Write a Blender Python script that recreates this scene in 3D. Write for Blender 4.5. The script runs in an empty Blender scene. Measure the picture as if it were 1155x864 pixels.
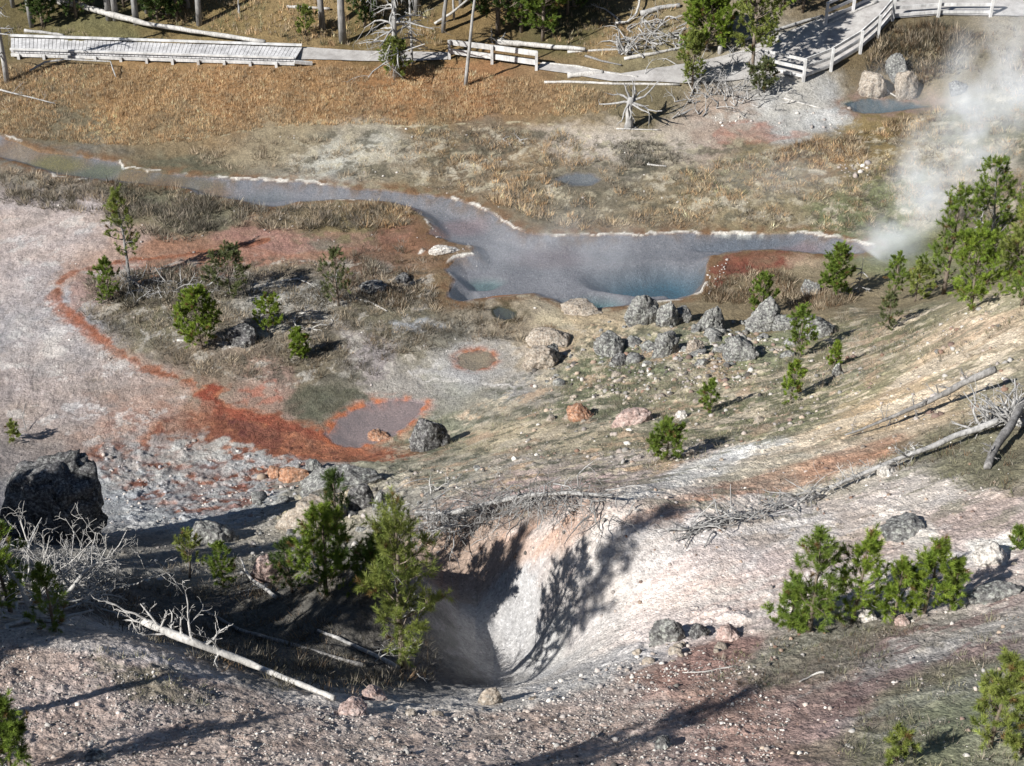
import bpy, math, random
import numpy as np
from mathutils import Vector, Matrix, geometry

scene = bpy.context.scene
COL = scene.collection
RNG = np.random.default_rng(7)

# ------------------------------------------------------------------ camera
CAM_Z = 30.0
SAT = .72
PITCH = math.radians(34.0)
FOC = 1700.0            # focal length in photo pixels (photo is 1155 wide)
PW, PH = 1155.0, 864.0
cam_d = bpy.data.cameras.new('camera')
cam = bpy.data.objects.new('camera', cam_d)
COL.objects.link(cam)
cam.location = (0, 0, CAM_Z)
cam.rotation_euler = (math.pi/2-PITCH, 0, 0)
cam_d.sensor_fit = 'HORIZONTAL'
cam_d.sensor_width = 36.0
cam_d.lens = FOC/PW*36.0
cam_d.clip_end = 2000
cam_d.clip_start = 0.1
scene.camera = cam
CP, SP = math.cos(PITCH), math.sin(PITCH)

def ray(u, v):
    x = (u-PW/2)/FOC; y = -(v-PH/2)/FOC
    return np.array([x, CP+y*SP, -SP+y*CP])      # depth along the axis = 1

def ppm(P):
    """photo pixels per metre at a world point"""
    return FOC/(P[1]*CP-(P[2]-CAM_Z)*SP)

def at_z(u, v, z):
    d = ray(u, v); t = (z-CAM_Z)/d[2]
    return np.array([0, 0, CAM_Z])+d*t

# ------------------------------------------------------------------ noise
_pr = np.random.default_rng(11)
_PERM = np.tile(_pr.permutation(256), 3).astype(np.int32)
_a = _pr.random(256)*2*np.pi
_G2 = np.stack([np.cos(_a), np.sin(_a)], 1).astype(np.float32)
_g = _pr.normal(size=(256, 3)); _G3 = (_g/np.linalg.norm(_g, axis=1)[:, None]).astype(np.float32)

def perlin2(x, y):
    x = np.asarray(x, np.float32); y = np.asarray(y, np.float32)
    fx = np.floor(x); fy = np.floor(y)
    ix = fx.astype(np.int32) & 255; iy = fy.astype(np.int32) & 255
    x = x-fx; y = y-fy
    def g(i, j, dx, dy):
        G = _G2[_PERM[_PERM[(ix+i) & 255]+((iy+j) & 255)]]
        return G[..., 0]*dx+G[..., 1]*dy
    u = x*x*x*(x*(x*6-15)+10); w = y*y*y*(y*(y*6-15)+10)
    a = g(0, 0, x, y); b = g(1, 0, x-1, y); c = g(0, 1, x, y-1); d = g(1, 1, x-1, y-1)
    p = a+u*(b-a); q = c+u*(d-c)
    return (p+w*(q-p))*1.4

def fbm2(x, y, o=4, s=1.0, seed=0, rough=0.5):
    r = 0; a = 1.0; t = 0; f = 1.0/s
    for k in range(o):
        r = r+a*perlin2(x*f+17.3*seed+5.1*k, y*f+9.7*seed-3.7*k); t += a
        a *= rough; f *= 2.03
    return r/t

def perlin3(p):
    f = np.floor(p); i = f.astype(np.int32) & 255; d = (p-f).astype(np.float32)
    def g(a, b, c):
        G = _G3[_PERM[_PERM[_PERM[(i[:, 0]+a) & 255]+((i[:, 1]+b) & 255)]+((i[:, 2]+c) & 255)]]
        return (G*(d-np.array([a, b, c], np.float32))).sum(1)
    w = d*d*d*(d*(d*6-15)+10)
    def L(a, b, t): return a+t*(b-a)
    x0 = L(L(g(0, 0, 0), g(1, 0, 0), w[:, 0]), L(g(0, 1, 0), g(1, 1, 0), w[:, 0]), w[:, 1])
    x1 = L(L(g(0, 0, 1), g(1, 0, 1), w[:, 0]), L(g(0, 1, 1), g(1, 1, 1), w[:, 0]), w[:, 1])
    return L(x0, x1, w[:, 2])*1.5

def fbm3(p, o=4, s=1.0, seed=0):
    r = 0; a = 1.0; t = 0; f = 1.0/s
    for k in range(o):
        r = r+a*perlin3(p*f+seed*13.7+k*4.4); t += a; a *= .5; f *= 2.03
    return r/t

def sstep(a, b, x):
    t = np.clip((x-a)/(b-a), 0, 1)
    return t*t*(3-2*t)

def lin(c):
    c = np.array(c, np.float64)/255.0
    c = np.where(c <= .04045, c/12.92, ((c+.055)/1.055)**2.4)
    g = (c*[.3, .55, .15]).sum(-1, keepdims=True)      # grey level the colours are pulled toward
    return g+(c-g)*SAT

# ------------------------------------------------------------------ base relief: control points (photo pixel + height above the basin floor)
CTRL = [
 # basin flats
 (-60,170,0),(0,170,0),(0,300,0),(0,420,0),(0,480,0.1),(150,300,0.05),(150,420,0),(300,210,0),(300,300,.15),(300,400,.25),(420,480,0),
 (450,300,.05),(520,250,0),(600,290,0),(760,290,0),(960,272,0),(600,352,.15),(520,420,.2),(870,290,.05),(150,210,.0),(400,235,.1),(300,250,.1),
 (200,350,.3),(430,380,.3),
 # far bank and meadow
 (0,135,.3),(0,100,.8),(200,100,.8),(400,100,.8),(400,145,.35),(600,120,.7),(600,205,.3),(750,130,.8),(700,225,.3),(850,225,.4),(950,245,.3),
 (20,62,1.2),(340,72,1.2),(500,68,1.2),(620,78,1.25),(740,88,1.5),(100,75,1.15),(220,75,1.15),
 (0,20,1.8),(200,20,1.8),(200,0,2.4),(400,20,1.9),(400,0,2.5),(600,30,1.8),(600,0,2.6),(720,40,2.0),(720,0,2.8),(820,60,1.8),(820,10,2.9),
 (880,75,1.7),(950,55,2.1),(1000,20,2.9),(1155,12,3.2),(1060,12,3.0),(900,110,1.0),(1010,105,.9),(980,122,.6),(820,150,.6),(900,130,.7),
 (1060,90,1.6),(1155,90,2.4),(1000,180,.7),(1100,150,1.5),(1155,200,1.3),(1080,120,1.4),(1050,60,2.3),
 # rocky rise at the foot of the near hill
 (500,490,.2),(560,470,.9),(620,470,2.3),(560,440,.4),(640,400,.6),(700,420,1.5),(760,370,.9),(850,370,1.1),(900,340,.7),(950,350,1.6),(700,362,.5),
 (800,400,2.1),(900,400,3.1),(800,450,3.9),(720,480,4.0),(700,540,7.0),(650,520,5.2),(800,520,7.4),(900,460,5.7),(1000,450,7.6),(1000,390,4.8),
 (1050,345,4.2),(1000,345,1.7),(900,560,9.5),(1000,540,10.0),(1155,540,11.5),(1155,450,10.3),(1155,380,9.2),(1155,318,8.0),(1100,345,6.4),
 (800,600,10.2),(900,620,10.6),(1000,620,11.2),(1155,620,12.2),(850,670,10.7),
 # left of the hollow
 (150,520,.3),(300,540,.6),(400,540,2.0),(450,520,1.2),(200,560,.9),(100,560,1.0),(0,520,1.0),(45,612,5.3),(125,600,3.4),(0,600,5.0),(200,605,3.8),(300,620,5.2),(370,640,7.2),
 (0,650,9.6),(40,700,11.0),(200,690,8.2),(300,720,8.1),(400,750,9.0),(446,752,8.7),(402,680,8.8),(440,655,8.6),(470,638,8.2),(500,715,7.7),(440,600,5.6),(560,540,5.4),(520,600,6.9),
 # the hollow itself
 (590,768,7.3),(572,732,6.8),(540,690,6.5),(510,650,6.5),(480,615,6.6),(460,582,6.2),(625,735,7.7),(600,690,7.6),(640,695,8.5),(640,640,9.0),(650,602,9.6),(600,590,8.4),(575,640,7.9),(545,610,7.4),(690,700,9.3),(740,690,9.9),(720,630,9.9),(600,565,7.4),
 # near rim
 (130,725,11.9),(250,775,12.0),(380,797,11.9),(470,800,11.7),(550,797,11.5),(650,775,11.2),(720,745,10.9),(780,725,10.8),(860,712,11.1),(960,705,11.9),(1080,690,12.6),(1155,672,13.0),
 (0,760,12.3),(0,864,13.6),(300,864,13.7),(577,864,13.8),(850,864,14.3),(1155,864,15.4),(850,780,12.6),(1000,780,13.4),(1155,770,14.2),(640,820,12.6),(200,820,12.9),
]
WCTRL = [(17,46,3.2),(21,54,.8),(17,52,.8),(27,42,8.5),(35,50,5),(32,60,2.5),(22,30,12.5),(22,18,16),(40,30,13),(-22,18,12.3),(-14,16,13.6),(-25,26,8),(-16,24,9.4),(-28,42,1.0),(-40,60,.6),(-45,78,2),
 (0,8,19.5),(-14,7,19),(14,7,19.5),(0,4,24),(0,0,28.2),(0,-10,31),(-20,-5,28),(20,-5,28.5),(40,0,24),(-40,10,18),(-40,30,8),
 (-40,90,6),(-15,90,5.5),(10,90,6),(40,90,7.5),(45,75,4.2),(0,110,12),(-50,110,12),(50,110,13),(0,140,22),(60,140,22),(-60,140,22),(80,70,10),(-80,70,4),(-80,30,10),(80,30,15)]
_cp = []
for (u, v, z) in CTRL:
    p = at_z(u, v, z); _cp.append((p[0], p[1], z))
_cp += WCTRL
_cp = np.array(_cp, np.float64)
def _ker(r2): return np.sqrt(r2+1.0)
_n = len(_cp)
_D = _ker(((_cp[:, None, :2]-_cp[None, :, :2])**2).sum(2))
_A = np.zeros((_n+3, _n+3)); _A[:_n, :_n] = _D-np.eye(_n)*0.06
_A[:_n, _n] = 1; _A[:_n, _n+1:] = _cp[:, :2]; _A[_n:, :_n] = _A[:_n, _n:].T
_w = np.linalg.solve(_A, np.concatenate([_cp[:, 2], np.zeros(3)]))
def relief(x, y):
    x = np.asarray(x, np.float32); y = np.asarray(y, np.float32)
    out = np.empty(x.shape, np.float32)
    fx, fy, fo = x.ravel(), y.ravel(), out.ravel()
    for i in range(0, len(fx), 40000):
        a, b = fx[i:i+40000], fy[i:i+40000]
        r2 = (a[:, None]-_cp[None, :, 0].astype(np.float32))**2+(b[:, None]-_cp[None, :, 1].astype(np.float32))**2
        fo[i:i+40000] = _ker(r2)@_w[:_n].astype(np.float32)+_w[_n]+_w[_n+1]*a+_w[_n+2]*b
    return fo.reshape(x.shape)

# ------------------------------------------------------------------ terrain grid (a fan of columns, rows closer together where the ground is near)
def _rows():
    ys = [-12.0]
    while ys[-1] < 150:
        y = ys[-1]
        if y < 11: st = .5
        elif y < 30: st = .036
        elif y < 46: st = .036+(y-30)*.0027
        elif y < 82: st = .08+(y-46)*.0012
        else: st = .13*1.06**(y-82) if y < 120 else 1.4
        ys.append(y+st)
    return np.array(ys)
ROWY = _rows()
_in = np.linspace(-1.06, 1.06, 960)
_o = 1.06+np.cumsum(np.linspace(.004, .12, 60))
COLS = np.concatenate([-_o[::-1], _in, _o])
def _half(y): return .345*(np.maximum(y, 4)+9.5)
GY, GS = np.meshgrid(ROWY, COLS, indexing='ij')
GX = (GS*_half(GY)).astype(np.float32); GY = GY.astype(np.float32)
NR, NC = GX.shape
# coarse lattice for the smooth relief, then bilinear
_bx = np.arange(-130, 130.01, .4); _by = np.arange(-14, 152, .4)
_BX, _BY = np.meshgrid(_bx, _by, indexing='xy')
_BZ = relief(_BX, _BY)
def bil(x, y):
    fx = np.clip((x+130)/.4, 0, len(_bx)-1.001); fy = np.clip((y+14)/.4, 0, len(_by)-1.001)
    ix = fx.astype(int); iy = fy.astype(int); tx = fx-ix; ty = fy-iy
    return (_BZ[iy, ix]*(1-tx)+_BZ[iy, ix+1]*tx)*(1-ty)+(_BZ[iy+1, ix]*(1-tx)+_BZ[iy+1, ix+1]*tx)*ty
GZ = bil(GX, GY).astype(np.float32)
GZ0 = GZ.copy()

def grid_at(F, x, y):
    x = np.asarray(x, np.float64); y = np.asarray(y, np.float64)
    fr = np.clip(np.interp(y, ROWY, np.arange(NR)), 0, NR-1.001)
    fc = np.clip(np.interp(x/_half(y), COLS, np.arange(NC)), 0, NC-1.001)
    r = fr.astype(int); c = fc.astype(int); tr = fr-r; tc = fc-c
    return (F[r, c]*(1-tc)+F[r, c+1]*tc)*(1-tr)+(F[r+1, c]*(1-tc)+F[r+1, c+1]*tc)*tr
def hz(x, y): return grid_at(GZ, x, y)

_T = np.arange(12, 170, .04)
def G(u, v, F=None):
    """the point of the ground seen at a photo pixel"""
    d = ray(u, v); P = d[None, :]*_T[:, None]; P[:, 2] += CAM_Z
    h = grid_at(GZ if F is None else F, P[:, 0], P[:, 1])
    k = np.argmax(P[:, 2] < h)
    if k == 0: return P[-1]
    a = P[k-1, 2]-h[k-1]; b = h[k]-P[k, 2]
    t = a/(a+b+1e-9)
    return P[k-1]*(1-t)+P[k]*t

# ------------------------------------------------------------------ world-space regions
def wpoly(pix): return np.array([G(u, v, GZ0)[:2] for u, v in pix])
def sdist(poly, X, Y, closed=True):
    """signed distance to a polygon (negative inside) or distance to a polyline"""
    n = len(poly); d2 = np.full(X.shape, 1e9, np.float32); ins = np.zeros(X.shape, bool)
    for i in range(n if closed else n-1):
        a = poly[i]; b = poly[(i+1) % n]; e = b-a
        wx = X-a[0]; wy = Y-a[1]
        t = np.clip((wx*e[0]+wy*e[1])/max(e@e, 1e-9), 0, 1)
        dx = wx-e[0]*t; dy = wy-e[1]*t
        d2 = np.minimum(d2, dx*dx+dy*dy)
        if closed and abs(e[1]) > 1e-9:
            c = (a[1] <= Y) != (b[1] <= Y)
            ins ^= c & (X < a[0]+(Y-a[1])/e[1]*e[0])
    d = np.sqrt(d2)
    return np.where(ins, -d, d) if closed else d
def box_of(poly, m):
    x0, y0 = poly.min(0)-m; x1, y1 = poly.max(0)+m
    r0, r1 = np.searchsorted(ROWY, [y0, y1]); r0 = max(r0-1, 0); r1 = min(r1+1, NR)
    s = np.array([x0, x1])[:, None]/_half(np.array([y0, y1]))[None, :]
    c0 = max(np.searchsorted(COLS, s.min())-1, 0); c1 = min(np.searchsorted(COLS, s.max())+1, NC)
    return slice(r0, r1), slice(c0, c1)

ALB = np.zeros((NR, NC, 3), np.float32)
K_ALB = 0.80
N_WARPX = fbm2(GX, GY, 4, 2.2, 1)*1.0
N_WARPY = fbm2(GX, GY, 4, 2.2, 2)*1.0
N_FINE = fbm2(GX, GY, 4, .6, 3)
N_MED = fbm2(GX, GY, 5, 2.5, 4)
N_SPK = fbm2(GX, GY, 3, .13, 31)
# noise drawn out along the run of the near slope
_dx, _dy = .955, .297
_P, _Q = GX*_dx+GY*_dy, -GX*_dy+GY*_dx
N_STR = fbm2(_P/6.0, _Q+.5*fbm2(_P, _Q, 2, 3, 8), 5, .9, 5, .62)
N_STR2 = fbm2(_P/9.0, _Q, 4, .35, 6, .6)

def paint(pix, col, soft=.25, amp=.35, nz=None, alpha=1.0, line=None, breakup=0.0, bseed=1, closed=True, wp=None):
    """lay a ground colour down inside a region (or along a line of a given width, in metres)"""
    poly = wpoly(pix) if wp is None else wp
    w = (line or 0)
    b = box_of(poly, 1.0+soft+amp+w)
    X = GX[b]; Y = GY[b]
    if X.size == 0: return
    n = (N_FINE if nz is None else nz)[b]
    if line is None: d = sdist(poly, X, Y)
    else: d = sdist(poly, X, Y, closed=False)-line/2
    d = d+n*amp+.22*N_FINE[b]+.10*N_SPK[b]
    soft = min(soft, .16+.3*max(soft-.25, 0))
    m = (1-sstep(-soft, soft, d))*alpha*np.clip(.86+.7*N_MED[b]+.55*N_FINE[b], .15, 1)
    if breakup > 0: m = m*sstep(-.1, .12, fbm2(X, Y, 3, breakup, 20+bseed)+.06)
    c = lin(col)*K_ALB
    ALB[b] = ALB[b]*(1-m[..., None])+c*m[..., None]
    return m
# ------------------------------------------------------------------ broad ground colours (seen at photo pixel -> colour of the soil or plants there)
TINT = [
 (20,20,110,95,50),(100,30,120,110,60),(250,20,140,115,60),(330,15,150,120,65),(450,30,120,100,50),(500,40,140,110,55),(650,30,100,90,45),(690,50,150,120,70),(720,60,140,125,85),
 (50,90,130,105,65),(150,100,158,118,62),(250,110,163,116,58),(350,110,163,118,60),(450,110,168,115,55),(530,100,160,108,52),(600,110,146,110,65),(200,140,145,120,80),(80,140,125,110,80),(650,120,135,112,72),(720,120,120,105,70),
 (330,150,160,140,105),(420,160,170,155,130),(380,175,190,180,160),(480,150,140,115,75),(560,160,130,110,85),(600,180,150,125,90),(650,160,195,175,155),(700,160,190,170,145),(725,172,100,95,80),(760,160,180,162,142),(800,155,178,152,132),
 (640,215,132,118,92),(750,210,150,130,95),(850,190,150,130,85),(850,220,155,135,95),(930,180,150,120,80),(980,150,140,115,60),(1000,230,130,130,80),(970,250,124,128,84),(1100,150,130,125,95),(1080,50,125,110,80),(1000,60,115,95,60),
 (900,130,185,178,170),(1155,40,150,135,110),(1120,220,160,140,110),
 (50,190,130,120,105),(0,240,175,155,145),(60,260,195,175,168),(30,330,175,165,165),(100,290,185,150,132),(50,400,160,152,150),(40,370,165,162,165),(20,430,165,150,145),(100,440,160,142,132),(150,470,172,135,115),(60,470,170,152,142),
 (220,240,130,120,90),(180,210,110,105,80),(330,250,135,115,80),(400,240,140,120,75),(300,275,170,120,100),(200,290,165,115,85),(350,300,145,128,108),(330,330,190,182,170),(200,340,125,115,85),(250,410,140,120,100),(350,420,130,115,90),(430,300,130,98,75),(460,320,140,115,80),(440,350,125,115,90),(420,400,165,150,145),(480,400,145,135,115),(500,420,178,170,165),(380,440,120,112,95),(300,440,165,130,110),(470,440,170,160,150),
 (600,380,170,150,122),(560,440,170,160,150),(640,370,195,175,138),(600,450,175,160,140),
 (700,420,128,130,92),(650,450,138,135,98),(760,430,182,165,130),(840,400,145,145,102),(850,340,140,120,85),(900,330,150,130,95),(950,400,140,132,92),(1000,420,160,150,108),(1050,400,200,178,142),(1100,370,215,182,145),(1140,350,175,162,125),(1000,460,208,175,132),(930,490,210,182,148),(870,480,145,140,100),(800,480,130,128,92),(1120,420,165,150,118),(1100,520,130,122,95),(1140,500,130,118,92),
 (550,500,200,180,140),(600,500,190,172,152),(500,530,170,160,135),(560,530,185,170,150),(650,500,175,160,130),(720,500,150,140,110),(740,520,190,170,160),(620,540,200,165,155),(460,500,150,145,120),
 (150,540,178,176,178),(250,560,180,176,175),(320,560,160,152,138),(380,570,190,172,135),(300,600,165,155,140),(300,640,150,140,125),(450,560,165,155,140),(200,620,140,132,122),
 (100,780,206,190,182),(40,720,190,176,168),(300,840,212,196,184),(500,830,222,206,192),(700,820,214,192,178),(850,830,196,160,148),(800,760,180,142,126),(900,740,160,150,132),(1000,740,158,146,140),(1050,830,156,154,120),(1100,760,160,148,132),(620,780,204,192,182),(900,790,168,138,126),(980,850,160,146,122),(1120,720,170,158,146),
 (700,620,212,196,186),(800,620,212,196,188),(900,590,214,198,188),(1000,580,214,190,176),(1100,600,210,184,172),(800,580,232,210,192),(680,680,204,192,186),(850,660,216,190,180),(760,660,228,208,200),(1050,560,220,202,188),(1150,580,208,184,172),(1100,650,204,184,174),(900,540,206,190,166),
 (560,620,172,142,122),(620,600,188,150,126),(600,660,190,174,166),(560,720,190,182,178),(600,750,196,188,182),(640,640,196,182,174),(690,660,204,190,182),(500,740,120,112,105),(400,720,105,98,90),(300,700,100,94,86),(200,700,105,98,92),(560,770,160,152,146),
]
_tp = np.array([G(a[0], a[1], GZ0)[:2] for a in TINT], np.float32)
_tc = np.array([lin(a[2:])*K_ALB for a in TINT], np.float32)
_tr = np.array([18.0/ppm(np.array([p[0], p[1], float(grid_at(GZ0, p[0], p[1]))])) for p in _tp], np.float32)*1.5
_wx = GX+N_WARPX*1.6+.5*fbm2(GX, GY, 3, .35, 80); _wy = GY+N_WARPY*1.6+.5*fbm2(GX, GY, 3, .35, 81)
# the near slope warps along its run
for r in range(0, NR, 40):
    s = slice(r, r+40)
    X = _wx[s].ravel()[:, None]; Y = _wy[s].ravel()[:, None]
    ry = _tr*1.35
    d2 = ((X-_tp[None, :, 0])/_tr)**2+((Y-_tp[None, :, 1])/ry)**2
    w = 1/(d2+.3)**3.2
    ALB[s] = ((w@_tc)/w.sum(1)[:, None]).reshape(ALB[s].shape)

# ------------------------------------------------------------------ water bodies
WATER_MAIN = [(-260,126),(-160,140),(-60,150),(0,152),(20,160),(45,172),(80,175),(130,182),(150,192),(205,198),(255,203),(300,204),(360,207),(390,212),(430,214),(470,218),(510,223),(535,231),(555,240),(575,254),(595,263),(625,267),(660,265),(700,265),(740,264),(770,262),(820,263),(870,263),(905,262),(925,264),(950,270),(990,278),
 (975,287),(940,290),(905,287),(880,284),(850,284),(825,287),(805,291),(797,300),(797,318),(790,327),(770,334),(730,337),(700,343),(660,347),(630,341),(600,333),(575,337),(550,341),(520,342),(502,336),(510,318),(500,305),(512,292),(533,290),(530,281),(505,276),(480,266),(488,260),(478,247),(462,236),(440,229),(400,226),(380,226),(340,229),(310,235),(285,233),(255,226),(222,222),(210,215),(160,210),(100,205),(60,200),(30,190),(0,182),(-60,178),(-160,166),(-260,148)]
WATER_RED = [(365,490),(372,480),(385,470),(400,461),(420,455),(455,450),(482,455),(478,466),(465,480),(445,492),(430,496),(405,503),(375,500)]
WATER_DARK = [(553,349),(562,346),(575,347),(584,352),(582,359),(570,362),(556,358)]
WATER_TAN = [(515,404),(522,398),(540,394),(556,397),(562,405),(552,414),(535,419),(518,415)]
WATER_FAR = [(952,118),(968,112),(990,111),(1020,112),(1048,114),(1030,122),(1005,131),(975,134),(960,130)]
WATER_POND = [(622,204),(640,196),(655,193),(672,196),(680,203),(668,211),(645,213)]
LOOK = {}
def carve(name, pix, depth, bank=.05, grow=.05):
    wp = wpoly(pix)
    lvl = float(np.mean(grid_at(GZ0, wp[:, 0], wp[:, 1])))
    b = box_of(wp, 3.0)
    d = sdist(wp, GX[b], GY[b])+N_FINE[b]*.10
    near = 1-sstep(.1, 1.6, d)
    z = GZ[b]*(1-near)+(lvl+bank+.10*np.clip(d, 0, 2))*near
    z = np.where(d < 0, lvl+bank-(depth+bank)*sstep(0, .9, -d)-.03*sstep(0, .08, -d), z)
    GZ[b] = z
    LOOK[name] = (wp, lvl, b, d)
    return wp, lvl
carve('main', WATER_MAIN, .35)
carve('red', WATER_RED, .25)
carve('dark', WATER_DARK, .35)
carve('tan', WATER_TAN, .06, bank=.02)
carve('far', WATER_FAR, .3)
carve('pond', WATER_POND, .15)

# ------------------------------------------------------------------ particular deposits, mats, streaks and rims
S_ = paint
# far grass and pale sinter flats
S_([(330,185),(370,165),(430,150),(480,158),(470,175),(420,185),(370,195)], (200,190,170), .5, .9, N_MED, .75)
S_([(610,170),(650,150),(720,148),(770,150),(765,175),(700,180),(640,185)], (205,185,165), .5, .9, N_MED, .7)
S_([(690,165),(745,160),(770,178),(735,186),(700,182)], (85,84,72), .3, .7, N_MED, .8)
S_([(800,152),(830,136),(880,138),(905,150),(870,160),(815,166)], (182,112,86), .3, .9, N_MED, .7, breakup=1.2, bseed=16)
S_([(775,160),(815,150),(830,175),(790,185)], (190,166,150), .5, .9, N_MED, .5, breakup=1.0, bseed=17)
S_([(868,136),(905,122),(960,128),(965,142),(900,148),(872,150)], (192,188,184), .3, .5, N_FINE, .9)
S_([(800,130),(850,122),(880,128),(850,140),(805,142)], (200,192,180), .3, .5, N_FINE, .6, breakup=.7)
S_([(930,262),(960,240),(1010,235),(1015,265),(985,275),(950,268)], (122,128,84), .6, .9, N_MED, .7)
# left flats: pale sinter, pinkish
S_([(-20,225),(60,228),(130,250),(120,280),(60,300),(0,330),(-40,330)], (200,180,172), .6, .9, N_MED, .55)
S_([(-20,350),(60,345),(90,380),(120,415),(60,425),(-20,400)], (168,164,166), .5, .8, N_MED, .7)
# reddish mat behind the pines and the rust stream
S_([(235,262),(270,255),(330,262),(400,262),(460,255),(470,270),(400,285),(330,290),(270,290),(240,280)], (170,116,100), .35, .8, N_MED, .6, breakup=.9, bseed=14)
S_([(205,285),(250,275),(320,285),(400,280),(380,296),(300,300),(220,300)], (176,112,72), .3, .5, N_MED, .6)
S_([(420,245),(470,245),(500,280),(480,290),(430,285)], (140,90,62), .4, .5, N_MED, .75)
S_([(400,275),(470,285),(510,300),(480,312),(420,305)], (150,108,78), .4, .6, N_MED, .5)
STREAM = [(300,272),(250,280),(205,287),(165,292),(130,296),(95,303),(75,310),(66,322),(60,338),(72,352),(95,370),(115,384),(135,400),(165,415),(200,427),(240,438)]
S_(STREAM, (172,132,106), .25, .4, N_FINE, .6, line=.9, breakup=.8, bseed=15)
S_(STREAM, (172,92,42), .10, .28, N_FINE, .95, line=.34)
S_(STREAM, (110,62,40), .06, .2, N_FINE, .7, line=.14, breakup=.7, bseed=25)
S_([(130,300),(165,294),(150,318),(110,340),(80,352),(75,335),(90,310)], (172,130,115), .25, .3, N_FINE, .85)
S_([(60,338),(72,352),(95,370),(115,384)], (168,88,46), .1, .15, N_FINE, .9, line=.6)
STREAM2 = [(240,438),(228,448),(245,462),(275,468),(310,476),(340,486),(370,496)]
S_([(215,430),(250,440),(258,455),(300,465),(350,480),(395,500),(470,500),(465,515),(400,522),(350,530),(290,545),(230,545),(190,530),(150,515),(110,520),(100,505),(150,490),(180,470),(225,470),(220,450)], (156,88,56), .2, .95, N_MED, .85, breakup=1.6, bseed=21)
S_([(215,430),(250,440),(258,455),(300,465),(350,480),(395,505),(480,505),(460,518),(380,520),(310,515),(250,500),(230,480),(240,462),(222,448)], (178,92,40), .15, .6, N_FINE, .9)
S_([(215,430),(250,440),(258,455),(300,465),(350,480),(395,505),(480,505),(460,518),(380,520),(310,515),(250,500),(230,480),(240,462),(222,448)], (112,60,44), .15, .6, N_FINE, .8, breakup=.6, bseed=22)
S_([(215,430),(250,440),(258,455),(300,465),(350,480),(395,505),(480,505),(460,518),(380,520),(310,515),(250,500),(230,480),(240,462),(222,448)], (190,112,62), .15, .6, N_FINE, .6, breakup=.35, bseed=23)
S_([(250,470),(300,478),(330,495),(300,510),(260,498)], (118,58,54), .3, .5, N_FINE, .75)
S_([(350,495),(420,500),(470,512),(440,522),(370,520)], (178,96,54), .2, .4, N_FINE, .7, breakup=.8, bseed=24)
S_([(200,545),(260,540),(330,548),(270,575),(215,590),(195,570)], (150,76,52), .25, .6, N_FINE, .75, breakup=.9)
S_([(110,500),(180,495),(200,520),(140,530)], (158,92,66), .3, .6, N_MED, .6, breakup=.8)
S_([(150,460),(215,455),(235,480),(180,488),(120,480)], (172,122,94), .4, .7, N_MED, .7)
S_(STREAM2, (150,60,30), .12, .2, N_FINE, .9, line=.5)
AP = [(120,470),(190,455),(240,465),(280,490),(330,520),(300,560),(220,580),(140,560),(100,520)]
S_(AP, (176,102,56), .2, .8, N_FINE, .8, breakup=.9, bseed=41)
S_(AP, (128,66,42), .15, .7, N_FINE, .85, breakup=.45, bseed=42)
S_([(100,440),(220,425),(240,470),(180,500),(100,500)], (170,126,100), .2, .8, N_FINE, .6, breakup=.7, bseed=43)
# grey sinter crust below the red mat
S_([(105,515),(170,505),(215,540),(300,545),(330,560),(300,590),(200,600),(115,590)], (178,177,176), .12, .9, N_FINE, .85, breakup=.8)
S_([(330,515),(390,525),(360,545),(300,545)], (170,170,172), .2, .5, N_FINE, .8, breakup=.5, bseed=3)
S_([(110,500),(150,487),(230,490),(250,505),(190,520),(120,525)], (176,168,162), .2, .8, N_FINE, .75, breakup=.6, bseed=4)
S_([(200,490),(280,500),(320,520),(250,535),(180,520)], (184,178,170), .10, .5, N_FINE, .85, breakup=.8, bseed=9)
S_([(120,500),(260,500),(330,520),(400,520),(380,535),(280,545),(120,540)], (186,180,174), .10, .5, N_FINE, .8, breakup=.5, bseed=27)
# dark green mat by the red pond, orange soils
S_([(315,450),(345,438),(400,437),(412,448),(385,462),(365,478),(335,476)], (92,92,72), .25, .4, N_FINE, .85)
S_([(270,440),(310,432),(330,450),(290,460)], (190,100,66), .25, .5, N_FINE, .7, breakup=.5, bseed=5)
S_([(440,492),(480,500),(510,505),(500,520),(450,512)], (170,92,58), .2, .4, N_FINE, .7, breakup=.6, bseed=6)
S_([(585,395),(625,372),(660,372),(640,400),(600,412)], (205,168,118), .3, .5, N_FINE, .75)
S_([(640,355),(700,350),(720,365),(690,385),(640,380)], (212,180,135), .3, .5, N_FINE, .7)
S_([(500,300),(520,345),(490,350),(465,320)], (140,112,70), .3, .5, N_FINE, .6)
S_([(800,300),(830,287),(880,284),(910,290),(890,300),(830,310),(805,325)], (138,64,44), .25, .4, N_FINE, .95)
S_([(905,287),(935,292),(920,302),(890,300),(880,290)], (195,160,125), .2, .3, N_FINE, .7)
S_([(480,395),(560,380),(600,395),(570,425),(520,430),(480,420)], (186,178,172), .4, .6, N_FINE, .6)
S_([(445,365),(480,360),(500,368),(470,376),(448,374)], (190,190,196), .15, .3, N_FINE, .85)
S_([(300,320),(345,315),(400,325),(390,345),(330,345)], (188,180,170), .3, .5, N_FINE, .65)
S_([(440,492),(480,470),(520,465),(570,480),(530,500),(500,520)], (130,132,96), .3, .6, N_FINE, .55)
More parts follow.
